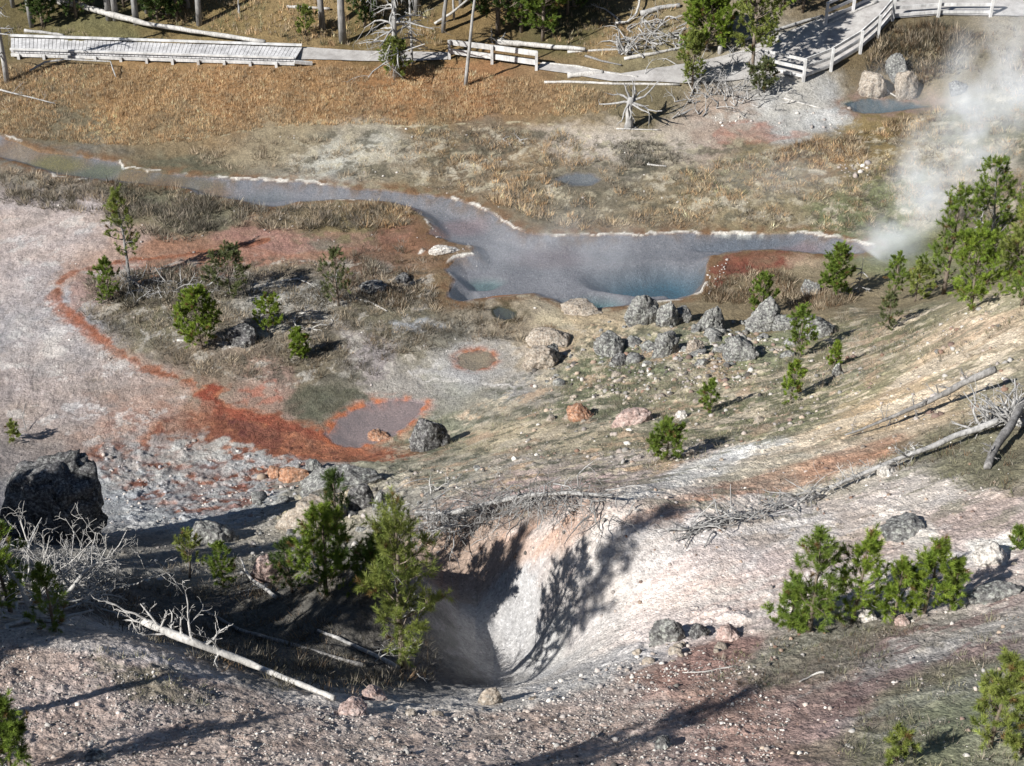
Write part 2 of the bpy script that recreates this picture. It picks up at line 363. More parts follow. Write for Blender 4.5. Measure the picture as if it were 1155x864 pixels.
# near slope: streaks that run down with it
S_([(690,565),(760,530),(830,500),(890,490),(900,500),(840,520),(780,545),(720,575)], (235,226,216), .35, .8, N_STR, .9)
S_([(700,590),(760,560),(850,535),(930,515),(1010,490),(1010,510),(930,540),(850,560),(760,585)], (196,132,92), .4, .9, N_STR, .8)
S_([(930,470),(1000,450),(1060,430),(1090,440),(1030,470),(950,500),(900,500)], (216,180,132), .4, .9, N_STR, .7)
S_([(1040,400),(1100,365),(1155,345),(1155,375),(1100,405),(1050,425),(990,450)], (224,186,146), .4, .9, N_STR, .8)
S_([(740,620),(860,585),(960,560),(1060,560),(1000,590),(880,620),(760,650)], (216,202,194), .5, 1.0, N_STR, .5)
S_([(850,655),(1000,590),(1155,555),(1155,600),(1020,620),(900,660)], (178,150,138), .5, 1.0, N_STR, .6)
S_([(560,600),(610,590),(660,575),(690,580),(640,620),(600,635)], (208,160,130), .3, .5, N_STR, .8)
S_([(1020,500),(1100,480),(1155,490),(1155,560),(1080,545),(1010,530)], (124,116,86), .4, .9, N_STR, .75)
S_([(800,470),(880,440),(950,470),(870,500),(820,500)], (128,126,84), .4, .9, N_STR, .65)
S_([(640,430),(720,400),(800,440),(760,470),(680,470),(630,460)], (120,124,82), .4, .8, N_STR, .55)
S_([(470,420),(560,435),(620,470),(560,485),(500,470)], (118,116,84), .4, .7, N_STR, .45)
S_([(520,480),(600,475),(680,490),(640,512),(560,510)], (214,190,150), .35, .8, N_STR, .7)
S_([(560,520),(660,510),(760,505),(700,530),(600,550)], (206,186,172), .35, .8, N_STR, .7)
S_([(1095,615),(1135,603),(1150,612),(1130,632),(1098,640)], (246,238,224), .12, .25, N_FINE, .95)
S_([(990,590),(1040,588),(1062,602),(1040,622),(1000,610)], (232,220,206), .2, .35, N_FINE, .8)
def veins(pix, col, th, alpha=.85, nz=None):
    wp = wpoly(pix); b = box_of(wp, 1.5); nz = N_STR if nz is None else nz
    d = sdist(wp, GX[b], GY[b])+1.0*N_MED[b]
    m = (1-sstep(-.4, .4, d))*sstep(th-.05, th+.09, nz[b]+.3*N_FINE[b]+.15*N_SPK[b])*alpha
    ALB[b] = ALB[b]*(1-m[..., None])+lin(col)*K_ALB*m[..., None]
SL = [(700,540),(800,470),(900,400),(960,350),(1060,345),(1155,325),(1155,600),(1000,610),(860,610),(740,610)]
veins(SL, (128,122,98), .16, .7)
veins([(760,470),(900,400),(1060,345),(1155,325),(1155,470),(1000,470),(860,520)], (236,210,176), .08, .85, -N_STR)
veins([(480,520),(640,470),(720,480),(760,520),(640,580),(500,570)], (136,128,106), .14, .7)
veins([(560,600),(760,580),(1000,570),(1155,600),(1155,660),(900,700),(700,710)], (190,162,150), .18, .5)
veins([(560,600),(760,580),(1000,570),(1155,600),(1155,660),(900,700),(700,710)], (228,216,208), .10, .6, -N_STR)
veins([(860,720),(1000,690),(1155,665),(1155,800),(1000,830),(880,790)], (128,94,90), .08, .7)
veins([(860,720),(1000,690),(1155,665),(1155,800),(1000,830),(880,790)], (186,176,168), .14, .7, -N_STR)
N_PAT = fbm2(GX, GY, 6, 1.7, 35, .64)
N_PAT2 = fbm2(GX, GY, 6, .8, 36, .64)
MIDS = [(440,490),(520,460),(600,420),(640,370),(760,350),(900,390),(960,345),(1060,345),(1000,420),(880,480),(760,530),(640,560),(520,560),(430,540)]
veins(MIDS, (202,182,152), .12, .85, N_PAT2)
veins(MIDS, (98,98,78), .12, .8, -N_PAT2)
veins(MIDS, (196,160,124), .17, .8, N_PAT)
BANK = [(320,150),(480,140),(700,150),(900,165),(1050,125),(1155,100),(1155,240),(1000,265),(870,258),(640,258),(540,225),(420,205),(320,195)]
veins(BANK, (196,180,152), .15, .8, N_PAT)
veins(BANK, (104,96,76), .12, .8, -N_PAT)
veins(BANK, (182,166,132), .15, .7, N_PAT2)
BAS = [(100,300),(300,290),(470,300),(520,380),(440,420),(300,440),(180,405),(90,350)]
veins(BAS, (186,174,160), .13, .8, N_PAT2)
veins(BAS, (96,88,74), .13, .7, -N_PAT2)
FLAT = [(-60,225),(130,245),(60,310),(60,340),(140,410),(220,440),(160,500),(100,505),(-60,480)]
S_(FLAT, (206,178,166), .5, .8, N_MED, .4)
veins(FLAT, (146,132,124), .14, .5, N_PAT)
veins(FLAT, (206,196,190), .14, .6, -N_PAT)
NEAR = [(-60,720),(130,735),(400,805),(560,805),(760,745),(900,800),(900,880),(-60,880)]
S_(NEAR, (194,152,130), .5, .8, N_MED, .6)
veins(NEAR, (136,112,100), .13, .45, N_PAT2)
veins(NEAR, (204,188,176), .15, .4, -N_PAT2)
# foreground: red-brown soils and grey-green mats
S_([(780,730),(860,715),(820,760),(740,790),(700,790)], (158,112,98), .4, .7, N_STR, .7)
S_([(740,800),(830,770),(960,800),(960,864),(760,880)], (160,118,108), .5, .8, N_MED, .4)
S_([(900,700),(1020,690),(960,760),(860,780),(820,760)], (130,124,104), .4, .7, N_MED, .75)
S_([(980,790),(1060,750),(1155,740),(1155,800),(1060,864),(970,864)], (122,124,84), .5, .8, N_MED, .65)
S_([(120,745),(190,755),(240,790),(160,790)], (110,110,70), .3, .5, N_FINE, .6)
S_([(560,770),(640,740),(740,735),(760,745),(660,775),(600,795)], (196,190,188), .3, .5, N_FINE, .7)
# general mottling, stronger across the streaked slope
slope_m = sstep(1.0, 5.0, GZ0)*(1-sstep(50, 60, GY))
mot = 1+.16*N_MED+.22*N_FINE+slope_m*(.26*N_STR+.12*N_STR2)
N_CRU = fbm2(GX, GY, 4, .9, 33, .65)
mot = mot+.22*N_SPK+.25*N_CRU
ALB *= np.array([.975, 1.0, .995], np.float32)
ALB *= np.clip(mot, .45, 1.6)[..., None]
ALB *= (1+np.stack([.05*N_WARPX, .0*N_WARPX, -.08*N_WARPX], -1)).astype(np.float32)

# ------------------------------------------------------------------ colours under and round the water
def under(name, col, edge=None, ew=.25, eo=0.0):
    wp, lvl, b, d = LOOK[name]
    m = 1-sstep(-.1, .05, d)
    c = lin(col)*K_ALB*(1+.25*N_MED[b]+.2*N_FINE[b])[..., None]
    ALB[b] = ALB[b]*(1-m[..., None])+c*m[..., None]
    if edge is not None:
        m = np.exp(-((d-eo+.25*N_FINE[b])/(ew*np.clip(1+1.6*N_MED[b], .35, 2)))**2)*np.clip(.55+2.2*N_FINE[b], 0, 1)
        ALB[b] = ALB[b]*(1-m[..., None])+(lin(edge)*K_ALB)*m[..., None]
under('main', (134,126,128), (130,94,56), .5, .15)
under('red', (150,130,130), (200,104,36), .2, .05)
under('dark', (62,66,52), (92,80,52), .3, .2)
under('tan', (190,152,116), (176,104,62), .14, .05)
under('far', (70,92,100), (150,120,100), .5, .3)
under('pond', (120,118,118), (120,110,90), .4, .2)
def hole(u, v, ru, rv, col, dep, al=.9):
    p = G(u, v, GZ0); k = ppm(p); sx = ru/k; sy = rv/k/max(.3, math.sin(PITCH+math.atan((v-432)/FOC)))
    b = box_of(np.array([p[:2]-[sx, sy], p[:2]+[sx, sy]]), 1)
    r = np.sqrt(((GX[b]-p[0]+.25*N_WARPX[b])/sx)**2+((GY[b]-p[1]+.4*N_WARPY[b])/sy)**2)
    m = (1-sstep(.35, 1.05, r))*al
    m = m*(1-sstep(-.15, .0, LOOK['main'][3][0, 0]*0+sdist(LOOK['main'][0], GX[b], GY[b])))
    ALB[b] = ALB[b]*(1-m[..., None])+lin(col)*K_ALB*m[..., None]
    GZ[b] -= m*dep
S_([(-60,152),(20,163),(60,174),(130,186),(205,200),(255,206),(250,220),(215,213),(160,208),(100,202),(60,196),(0,179),(-60,176)], (112,92,40), .2, .5, N_MED, .8)
S_([(-60,150),(20,160),(60,172),(80,176),(70,184),(20,174),(-60,164)], (142,102,60), .2, .4, N_FINE, .7)
hole(735, 306, 84, 20, (8,84,104), .9, 1.0)
hole(668, 331, 40, 11, (24,108,110), .7, 1.0)
hole(775, 322, 26, 10, (84,90,96), .4, .8)
hole(523, 328, 16, 9, (8,44,50), .8, 1.0)
hole(545, 312, 30, 9, (70,112,108), .3, .8)
hole(575, 334, 46, 9, (176,110,40), .02, .95)
hole(625, 338, 30, 7, (150,104,50), .02, .9)
hole(60, 182, 44, 8, (120,104,20), .02, 1.0)
hole(20, 166, 40, 7, (134,96,44), .02, 1.0)
hole(150, 196, 30, 5, (128,96,44), .02, 1.0)
hole(175, 205, 40, 7, (120,84,24), .03, 1.0)
hole(240, 212, 30, 6, (134,96,54), .02, .8)
hole(110, 188, 40, 6, (96,100,62), .04, .8)
hole(300, 215, 40, 6, (110,110,110), .15, .7)
hole(450, 236, 34, 9, (158,96,62), .03, .9)
hole(490, 262, 22, 9, (160,98,60), .02, .9)
hole(520, 250, 40, 12, (150,112,108), .0, .7)
hole(20, 170, 40, 8, (140,116,88), .03, .7)
hole(840, 268, 80, 7, (96,102,112), .3, .8)
hole(620, 285, 60, 14, (146,120,118), .05, .6)
hole(900, 276, 40, 6, (140,98,96), .03, .6)

# white sinter rims along the shore lines
def rim(pix, wd, col=(228,220,206), hgt=.02, brk=.35, seed=1, al=.85):
    wp = wpoly(pix); b = box_of(wp, .8)
    d = sdist(wp, GX[b]+.12*N_FINE[b], GY[b]+.25*N_FINE[b], closed=False)
    w = wd/2*.62*np.clip(.9+2.4*fbm2(GX[b], GY[b], 3, .8, 40+seed), .25, 2.4)
    m = (1-sstep(w*.7, w*1.3+.02, d))*sstep(-.25, .05, fbm2(GX[b], GY[b], 2, brk*4, 50+seed)+.0)
    ALB[b] = ALB[b]*(1-m[..., None]*al)+lin(col)*K_ALB*m[..., None]*al
    GZ[b] += m*hgt
    wl = LOOK['main'][1]
RIMS = [
 ([(134,183),(140,190),(175,194),(205,198),(255,203),(300,204),(360,207),(390,212)], .13),
 ([(510,223),(535,231),(555,240),(575,254),(595,263),(625,267),(660,265),(700,265),(740,264),(770,262)], .13),
 ([(770,262),(820,263),(870,263),(905,262),(925,264),(950,270),(985,277)], .2),
 ([(533,290),(512,292),(500,305),(512,313)], .16),
 ([(475,285),(490,282),(510,284),(530,280),(533,290)], .22),
 ([(797,318),(790,327),(770,334),(730,338),(700,344)], .2),
 ([(480,250),(488,262)], .2),
 ([(380,226),(400,226)], .2),
]
for i, (pp, w) in enumerate(RIMS): rim(pp, w, seed=i)
rim([(0,150),(25,160)], .16, seed=11)
rim([(58,196),(62,203),(75,203)], .22, seed=12)
rim([(85,206),(96,206)], .2, seed=13)
rim([(460,420),(480,430),(550,432),(580,436)], .12, (205,198,190), seed=14, brk=.2)
rim([(200,155),(240,155),(290,145),(340,140)], .1, (190,180,140), seed=15, brk=.15)
rim([(400,140),(470,142),(560,138),(620,140),(680,147),(740,147)], .12, (196,182,140), seed=16, brk=.2)

# ------------------------------------------------------------------ small relief
wet = np.zeros(GX.shape, np.float32)
for nm in LOOK:
    wp, lvl, b, d = LOOK[nm]; wet[b] = np.maximum(wet[b], 1-sstep(-.05, .8, d))
dry = 1-wet
far = sstep(60, 70, GY)
rock_m = np.zeros(GX.shape, np.float32)
def region_mask(pix, soft=1.0):
    wp = wpoly(pix); b = box_of(wp, soft+1)
    m = 1-sstep(-soft, soft, sdist(wp, GX[b], GY[b])+N_MED[b]*1.0)
    rock_m[b] = np.maximum(rock_m[b], m)
region_mask([(580,400),(640,370),(720,350),(860,360),(900,400),(820,440),(700,460),(600,440)])
region_mask([(280,560),(420,520),(480,530),(470,580),(380,600),(300,610)])
region_mask([(110,500),(330,510),(330,590),(120,600)], .6)
region_mask([(640,745),(700,700),(790,680),(840,700),(760,735)], .4)
# ground below the streaks and gullies
_wp = wpoly([(480,610),(600,585),(700,585),(790,640),(760,700),(660,740),(560,770),(500,720)]); _b = box_of(_wp, 1.5)
calm = np.ones(GX.shape, np.float32); calm[_b] = 1-.75*(1-sstep(-.6, .6, sdist(_wp, GX[_b], GY[_b])+.5*N_MED[_b]))
slope_m = slope_m*calm; dry = dry*(.35+.65*calm)
GZ += dry*(.07*N_MED*(1-far)+.075*N_CRU+.02*N_SPK)
GZ += dry*slope_m*(.11*N_STR+.04*N_STR2+.13*np.abs(N_CRU))
GZ += dry*rock_m*(.15*np.abs(N_CRU)+.10*np.maximum(fbm2(GX, GY, 3, .5, 60), 0))
GZ += dry*far*.10*N_MED
near_m = (1-sstep(20, 26, GY))
GZ -= dry*near_m*slope_m*(.08*N_STR+.03*N_STR2+.04*np.abs(N_CRU))
GZ += dry*near_m*(.05*fbm2(GX, GY, 4, .35, 61)+.02*fbm2(GX, GY, 2, .1, 62))
# raised crust of the grey sinter: higher where it is pale
_l = ALB.sum(2)
GZ += dry*rock_m*.06*np.clip(_l-.9, -.4, .6)

def build_grid(name):
    me = bpy.data.meshes.new(name)
    V = np.stack([GX, GY, GZ], -1).reshape(-1, 3)
    idx = np.arange(NR*NC, dtype=np.int32).reshape(NR, NC)
    F = np.stack([idx[:-1, :-1], idx[:-1, 1:], idx[1:, 1:], idx[1:, :-1]], -1).reshape(-1, 4)
    me.vertices.add(len(V)); me.vertices.foreach_set('co', V.ravel())
    me.loops.add(F.size); me.loops.foreach_set('vertex_index', F.ravel())
    me.polygons.add(len(F)); me.polygons.foreach_set('loop_start', np.arange(0, F.size, 4, dtype=np.int32))
    me.update(calc_edges=True)
    a = me.color_attributes.new('Col', 'FLOAT_COLOR', 'POINT')
    rgba = np.ones((len(V), 4), np.float32); rgba[:, :3] = np.clip(ALB.reshape(-1, 3), .01, .88)
    a.data.foreach_set('color', rgba.ravel())
    me.polygons.foreach_set('use_smooth', np.ones(len(F), bool))
    return me
# ------------------------------------------------------------------ materials
def new_mat(name):
    m = bpy.data.materials.new(name); m.use_nodes = True
    nt = m.node_tree; nt.nodes.clear()
    out = nt.nodes.new('ShaderNodeOutputMaterial')
    return m, nt, out
def nd(nt, t, **kw):
    n = nt.nodes.new(t)
    for k, v in kw.items():
        if k.startswith('i_'):
            s = k[2:]
            n.inputs[int(s) if s.isdigit() else s.replace('_', ' ')].default_value = v
        else: setattr(n, k, v)
    return n
def mixc(nt, blend, fac, a, b):
    n = nt.nodes.new('ShaderNodeMix'); n.data_type = 'RGBA'; n.blend_type = blend
    for s, v in ((n.inputs[0], fac), (n.inputs[6], a), (n.inputs[7], b)):
        if hasattr(v, 'is_output') or isinstance(v, bpy.types.NodeSocket): nt.links.new(v, s)
        elif isinstance(v, (int, float)): s.default_value = v
        else: s.default_value = (*v, 1) if len(v) == 3 else v
    return n.outputs[2]
def ramp(nt, fac, stops):
    n = nt.nodes.new('ShaderNodeValToRGB'); e = n.color_ramp.elements
    while len(e) < len(stops): e.new(.5)
    for k, (p, c) in enumerate(stops):
        e[k].position = p; e[k].color = (c, c, c, 1) if isinstance(c, (int, float)) else (*c, 1)
    nt.links.new(fac, n.inputs[0]); return n.outputs[0]
def objco(nt): return nt.nodes.new('ShaderNodeTexCoord').outputs['Object']
def noise(nt, co, scale, detail=4, rough=.55):
    n = nd(nt, 'ShaderNodeTexNoise'); n.inputs['Scale'].default_value = scale; n.inputs['Detail'].default_value = detail; n.inputs['Roughness'].default_value = rough
    nt.links.new(co, n.inputs['Vector']); return n.outputs['Fac']
def voro(nt, co, scale, feature='F1'):
    n = nd(nt, 'ShaderNodeTexVoronoi'); n.feature = feature; n.inputs['Scale'].default_value = scale
    nt.links.new(co, n.inputs['Vector']); return n
def principled(nt, out, col, rough=.9, spec=.2, bump=None, bstr=.5, bdist=.02):
    p = nd(nt, 'ShaderNodeBsdfPrincipled')
    if isinstance(col, bpy.types.NodeSocket): nt.links.new(col, p.inputs['Base Color'])
    else: p.inputs['Base Color'].default_value = (*col, 1)
    if isinstance(rough, bpy.types.NodeSocket): nt.links.new(rough, p.inputs['Roughness'])
    else: p.inputs['Roughness'].default_value = rough
    p.inputs['Specular IOR Level'].default_value = spec
    if bump is not None:
        b = nd(nt, 'ShaderNodeBump'); b.inputs['Strength'].default_value = bstr; b.inputs['Distance'].default_value = bdist
        nt.links.new(bump, b.inputs['Height']); nt.links.new(b.outputs[0], p.inputs['Normal'])
    nt.links.new(p.outputs[0], out.inputs['Surface']); return p
def madd(nt, *terms):
    acc = None
    for s, k in terms:
        m = nd(nt, 'ShaderNodeMath', operation='MULTIPLY'); nt.links.new(s, m.inputs[0]); m.inputs[1].default_value = k
        if acc is None: acc = m.outputs[0]
        else:
            a = nd(nt, 'ShaderNodeMath', operation='ADD'); nt.links.new(acc, a.inputs[0]); nt.links.new(m.outputs[0], a.inputs[1]); acc = a.outputs[0]
    return acc

def mat_ground():
    m, nt, out = new_mat('ground_soil')
    a = nd(nt, 'ShaderNodeAttribute'); a.attribute_name = 'Col'
    co = objco(nt)
    n1 = noise(nt, co, 9, 6, .7); n2 = noise(nt, co, 42, 4, .65)
    v = voro(nt, co, 22)
    n3 = noise(nt, co, 2.2, 5, .6)
    f1 = ramp(nt, n1, [(.3, .74), (.5, .99), (.72, 1.22)])
    f2 = ramp(nt, n2, [(.3, .82), (.5, 1.0), (.7, 1.18)])
    c = mixc(nt, 'MULTIPLY', 1.0, a.outputs['Color'], f1)
    c = mixc(nt, 'MULTIPLY', 1.0, c, f2)
    # pale and dark pebbles
    wn = nd(nt, 'ShaderNodeSeparateColor'); nt.links.new(v.outputs['Color'], wn.inputs[0])
    peb = ramp(nt, wn.outputs[0], [(0, .62), (.12, .8), (.3, 1.0), (.8, 1.0), (.97, 1.45)])
    c = mixc(nt, 'MULTIPLY', .75, c, peb)
    b = madd(nt, (n1, .03), (n2, .012), (v.outputs['Distance'], -.015), (n3, .07))
    principled(nt, out, c, .95, .12, b, 1.0, 1.0)
    return m
def mat_attr(name, trans=.0, rough=.85, spec=.15):
    m, nt, out = new_mat(name)
    a = nd(nt, 'ShaderNodeAttribute'); a.attribute_name = 'Col'
    p = nd(nt, 'ShaderNodeBsdfPrincipled'); p.inputs['Roughness'].default_value = rough; p.inputs['Specular IOR Level'].default_value = spec
    nt.links.new(a.outputs['Color'], p.inputs['Base Color'])
    if trans > 0:
        t = nd(nt, 'ShaderNodeBsdfTranslucent'); nt.links.new(a.outputs['Color'], t.inputs['Color'])
        x = nd(nt, 'ShaderNodeMixShader'); x.inputs[0].default_value = trans
        nt.links.new(p.outputs[0], x.inputs[1]); nt.links.new(t.outputs[0], x.inputs[2]); nt.links.new(x.outputs[0], out.inputs['Surface'])
    else: nt.links.new(p.outputs[0], out.inputs['Surface'])
    return m
def mat_wood(name, c0, c1, c2, sc=1.0, long=(1, 1, .12)):
    m, nt, out = new_mat(name); co = objco(nt)
    mp = nd(nt, 'ShaderNodeMapping'); mp.inputs['Scale'].default_value = long; nt.links.new(co, mp.inputs[0])
    n = noise(nt, mp.outputs[0], 14*sc, 5, .7); n2 = noise(nt, co, 3*sc, 4)
    c = ramp(nt, n, [(.3, c0), (.5, c1), (.72, c2)])
    c = mixc(nt, 'MULTIPLY', .8, c, ramp(nt, n2, [(.3, .6), (.6, 1.1)]))
    principled(nt, out, c, .85, .2, n, .6, .03); return m
def mat_rock(name, base, light, dark, lichen=(.45, .46, .42), lam=.5, sc=1.0):
    m, nt, out = new_mat(name); co = objco(nt)
    n1 = noise(nt, co, 3.0*sc, 7, .7); n2 = noise(nt, co, 11*sc, 6, .7); n3 = noise(nt, co, 15*sc, 5, .72); v = voro(nt, co, 6*sc, 'DISTANCE_TO_EDGE')
    c = ramp(nt, n1, [(.3, dark), (.48, base), (.68, light)])
    lm = ramp(nt, n2, [(.5, 0.0), (.58, 1.0)])
    mm = nd(nt, 'ShaderNodeMath', operation='MULTIPLY'); nt.links.new(lm, mm.inputs[0]); mm.inputs[1].default_value = lam
    c = mixc(nt, 'MIX', mm.outputs[0], c, lichen)
    c = mixc(nt, 'MULTIPLY', .9, c, ramp(nt, n3, [(.36, .3), (.5, .95), (.66, 1.45)]))
    b = madd(nt, (n1, .5), (n2, .3), (n3, .12))
    principled(nt, out, c, .92, .15, b, .8, .18); return m
def mat_water(name, tint, rough=.04, op=.15, murk_sky=(.40, .43, .47)):
    """a thin film of mineral water: mirror at grazing angles, the bed shows through"""
    m, nt, out = new_mat(name); co = objco(nt)
    n = noise(nt, co, 5.0, 3, .5); n2 = noise(nt, co, 1.3, 2, .5)
    bp = nd(nt, 'ShaderNodeBump'); bp.inputs['Strength'].default_value = .25; bp.inputs['Distance'].default_value = .02
    nt.links.new(madd(nt, (n, .5), (n2, .8)), bp.inputs['Height'])
    tr = nd(nt, 'ShaderNodeBsdfTransparent'); tr.inputs[0].default_value = (*tint, 1)
    df = nd(nt, 'ShaderNodeBsdfDiffuse'); df.inputs[0].default_value = (*murk_sky, 1)
    mx0 = nd(nt, 'ShaderNodeMixShader'); mx0.inputs[0].default_value = op
    nt.links.new(tr.outputs[0], mx0.inputs[1]); nt.links.new(df.outputs[0], mx0.inputs[2])
    gl = nd(nt, 'ShaderNodeBsdfGlossy'); gl.inputs['Roughness'].default_value = rough; nt.links.new(bp.outputs[0], gl.inputs['Normal'])
    lw = nd(nt, 'ShaderNodeLayerWeight'); lw.inputs[0].default_value = .5
    p5 = nd(nt, 'ShaderNodeMath', operation='POWER'); nt.links.new(lw.outputs['Facing'], p5.inputs[0]); p5.inputs[1].default_value = 5
    fr = nd(nt, 'ShaderNodeMath', operation='MULTIPLY_ADD'); nt.links.new(p5.outputs[0], fr.inputs[0]); fr.inputs[1].default_value = .97; fr.inputs[2].default_value = .03
    mx = nd(nt, 'ShaderNodeMixShader'); nt.links.new(fr.outputs[0], mx.inputs[0]); nt.links.new(mx0.outputs[0], mx.inputs[1]); nt.links.new(gl.outputs[0], mx.inputs[2])
    nt.links.new(mx.outputs[0], out.inputs['Surface']); return m

M_GROUND = mat_ground()
M_WATER = mat_water('mineral_water', (.94, .97, .98), .04, .10, (.40, .46, .54))  # bluish murk colour also stands in for sky reflection
M_REDWATER = mat_water('rust_water', (.92, .88, .86), .04, .25, (.36, .33, .33))
M_DARKWATER = mat_water('dark_water', (.75, .8, .76), .03, .1)

# ------------------------------------------------------------------ object helpers
def tag(o, label=None, cat=None, group=None, kind=None):
    if label: o['label'] = label
    if cat: o['category'] = cat
    if group: o['group'] = group
    if kind: o['kind'] = kind
    return o
def link(name, me, mat=None, parent=None, loc=None):
    o = bpy.data.objects.new(name, me); COL.objects.link(o)
    if mat is not None and me is not None and len(me.materials) == 0: me.materials.append(mat)
    if loc is not None: o.location = tuple(float(q) for q in loc)
    if parent is not None: o.parent = parent
    return o
def empty(name, loc, label, cat, group=None):
    o = bpy.data.objects.new(name, None); COL.objects.link(o); o.location = tuple(float(q) for q in loc); o.empty_display_size = .3
    return tag(o, label, cat, group)
def mesh_np(name, V, F, cols=None, smooth=False):
    V = np.asarray(V, np.float32); F = np.asarray(F, np.int32); k = F.shape[1]
    me = bpy.data.meshes.new(name)
    me.vertices.add(len(V)); me.vertices.foreach_set('co', V.ravel())
    me.loops.add(F.size); me.loops.foreach_set('vertex_index', F.ravel())
    me.polygons.add(len(F)); me.polygons.foreach_set('loop_start', np.arange(0, F.size, k, dtype=np.int32))
    me.update(calc_edges=True)
    if cols is not None:
        a = me.color_attributes.new('Col', 'FLOAT_COLOR', 'POINT')
        rgba = np.ones((len(V), 4), np.float32); rgba[:, :3] = cols
        a.data.foreach_set('color', rgba.ravel())
    if smooth: me.polygons.foreach_set('use_smooth', np.ones(len(F), bool))
    return me
class MB:
    """gathers tubes, boxes and faces into one mesh"""
    def __init__(s): s.V = []; s.F = []; s.n = 0
    def add(s, V, F):
        s.V.extend([tuple(v) for v in V]); s.F.extend([tuple(i+s.n for i in f) for f in F]); s.n += len(V)
    def tube(s, pts, rad, sides=6, cap=True):
        pts = np.asarray(pts, float); n = len(pts)
        t = np.gradient(pts, axis=0); t /= np.linalg.norm(t, axis=1)[:, None]+1e-9
        up = np.array([0, 0, 1.0]) if abs(t[0, 2]) < .9 else np.array([1.0, 0, 0])
        V = []
        for i in range(n):
            a = np.cross(t[i], up); a /= np.linalg.norm(a)+1e-9; b = np.cross(t[i], a); up = -b if False else np.cross(a, t[i])
            for k in range(sides):
                q = 2*math.pi*k/sides
                V.append(pts[i]+(a*math.cos(q)+b*math.sin(q))*rad[i])
        F = [(i*sides+k, i*sides+(k+1) % sides, (i+1)*sides+(k+1) % sides, (i+1)*sides+k) for i in range(n-1) for k in range(sides)]
        if cap: F += [tuple(range(sides))[::-1], tuple((n-1)*sides+k for k in range(sides))]
        s.add(V, F)
    def beam(s, a, b, w, h, up=(0, 0, 1)):
        """a box from a to b, w wide and h high about that axis"""
        a = np.asarray(a, float); b = np.asarray(b, float); d = b-a; d /= np.linalg.norm(d)
        sd = np.cross(d, np.asarray(up, float)); sd /= np.linalg.norm(sd); u = np.cross(sd, d)
        V = [p+sd*x*w/2+u*y*h/2 for p in (a, b) for x, y in ((-1, -1), (1, -1), (1, 1), (-1, 1))]
        s.add(V, [(0, 3, 2, 1), (4, 5, 6, 7), (0, 1, 5, 4), (1, 2, 6, 5), (2, 3, 7, 6), (3, 0, 4, 7)])
    def build(s, name, mat, parent=None, loc=None, smooth=False, bevel=0):
        me = bpy.data.meshes.new(name); me.from_pydata(s.V, [], s.F); me.update()
        if smooth: me.polygons.foreach_set('use_smooth', np.ones(len(me.polygons), bool))
        o = link(name, me, mat, parent, loc)
        if bevel:
            b = o.modifiers.new('bevel', 'BEVEL'); b.width = bevel; b.segments = 2; b.limit_method = 'ANGLE'
        return o

# ------------------------------------------------------------------ the ground and the water
ground = tag(link('ground', build_grid('ground'), M_GROUND), kind='structure')
def water(name, key, mat):
    wp, lvl, b, d = LOOK[key]
    c = wp.mean(0)
    # push the sheet's edge a little into the bank
    n = len(wp); out = []
    for i in range(n):
        e = wp[(i+1) % n]-wp[i-1]; nn = np.array([e[1], -e[0]]); nn /= np.linalg.norm(nn)+1e-9
        q = wp[i]+nn*.12
        if sdist(wp, np.array([q[0]]), np.array([q[1]]))[0] < 0: q = wp[i]-nn*.12
        out.append(q)
    V = [(q[0], q[1], lvl) for q in out]
    tris = geometry.tessellate_polygon([[Vector(v) for v in V]])
    me = bpy.data.meshes.new(name); me.from_pydata(V, [], [tuple(t) for t in tris]); me.update()
    if me.polygons[0].normal.z < 0: me.flip_normals()
    return tag(link(name, me, mat), kind='structure')
water('hot_spring_water', 'main', M_WATER)
water('red_pond_water', 'red', M_REDWATER)
water('dark_pool_water', 'dark', M_DARKWATER)
water('shallow_pool_water', 'tan', M_DARKWATER)
water('far_pool_water', 'far', M_WATER)
water('small_pond_water', 'pond', M_WATER)
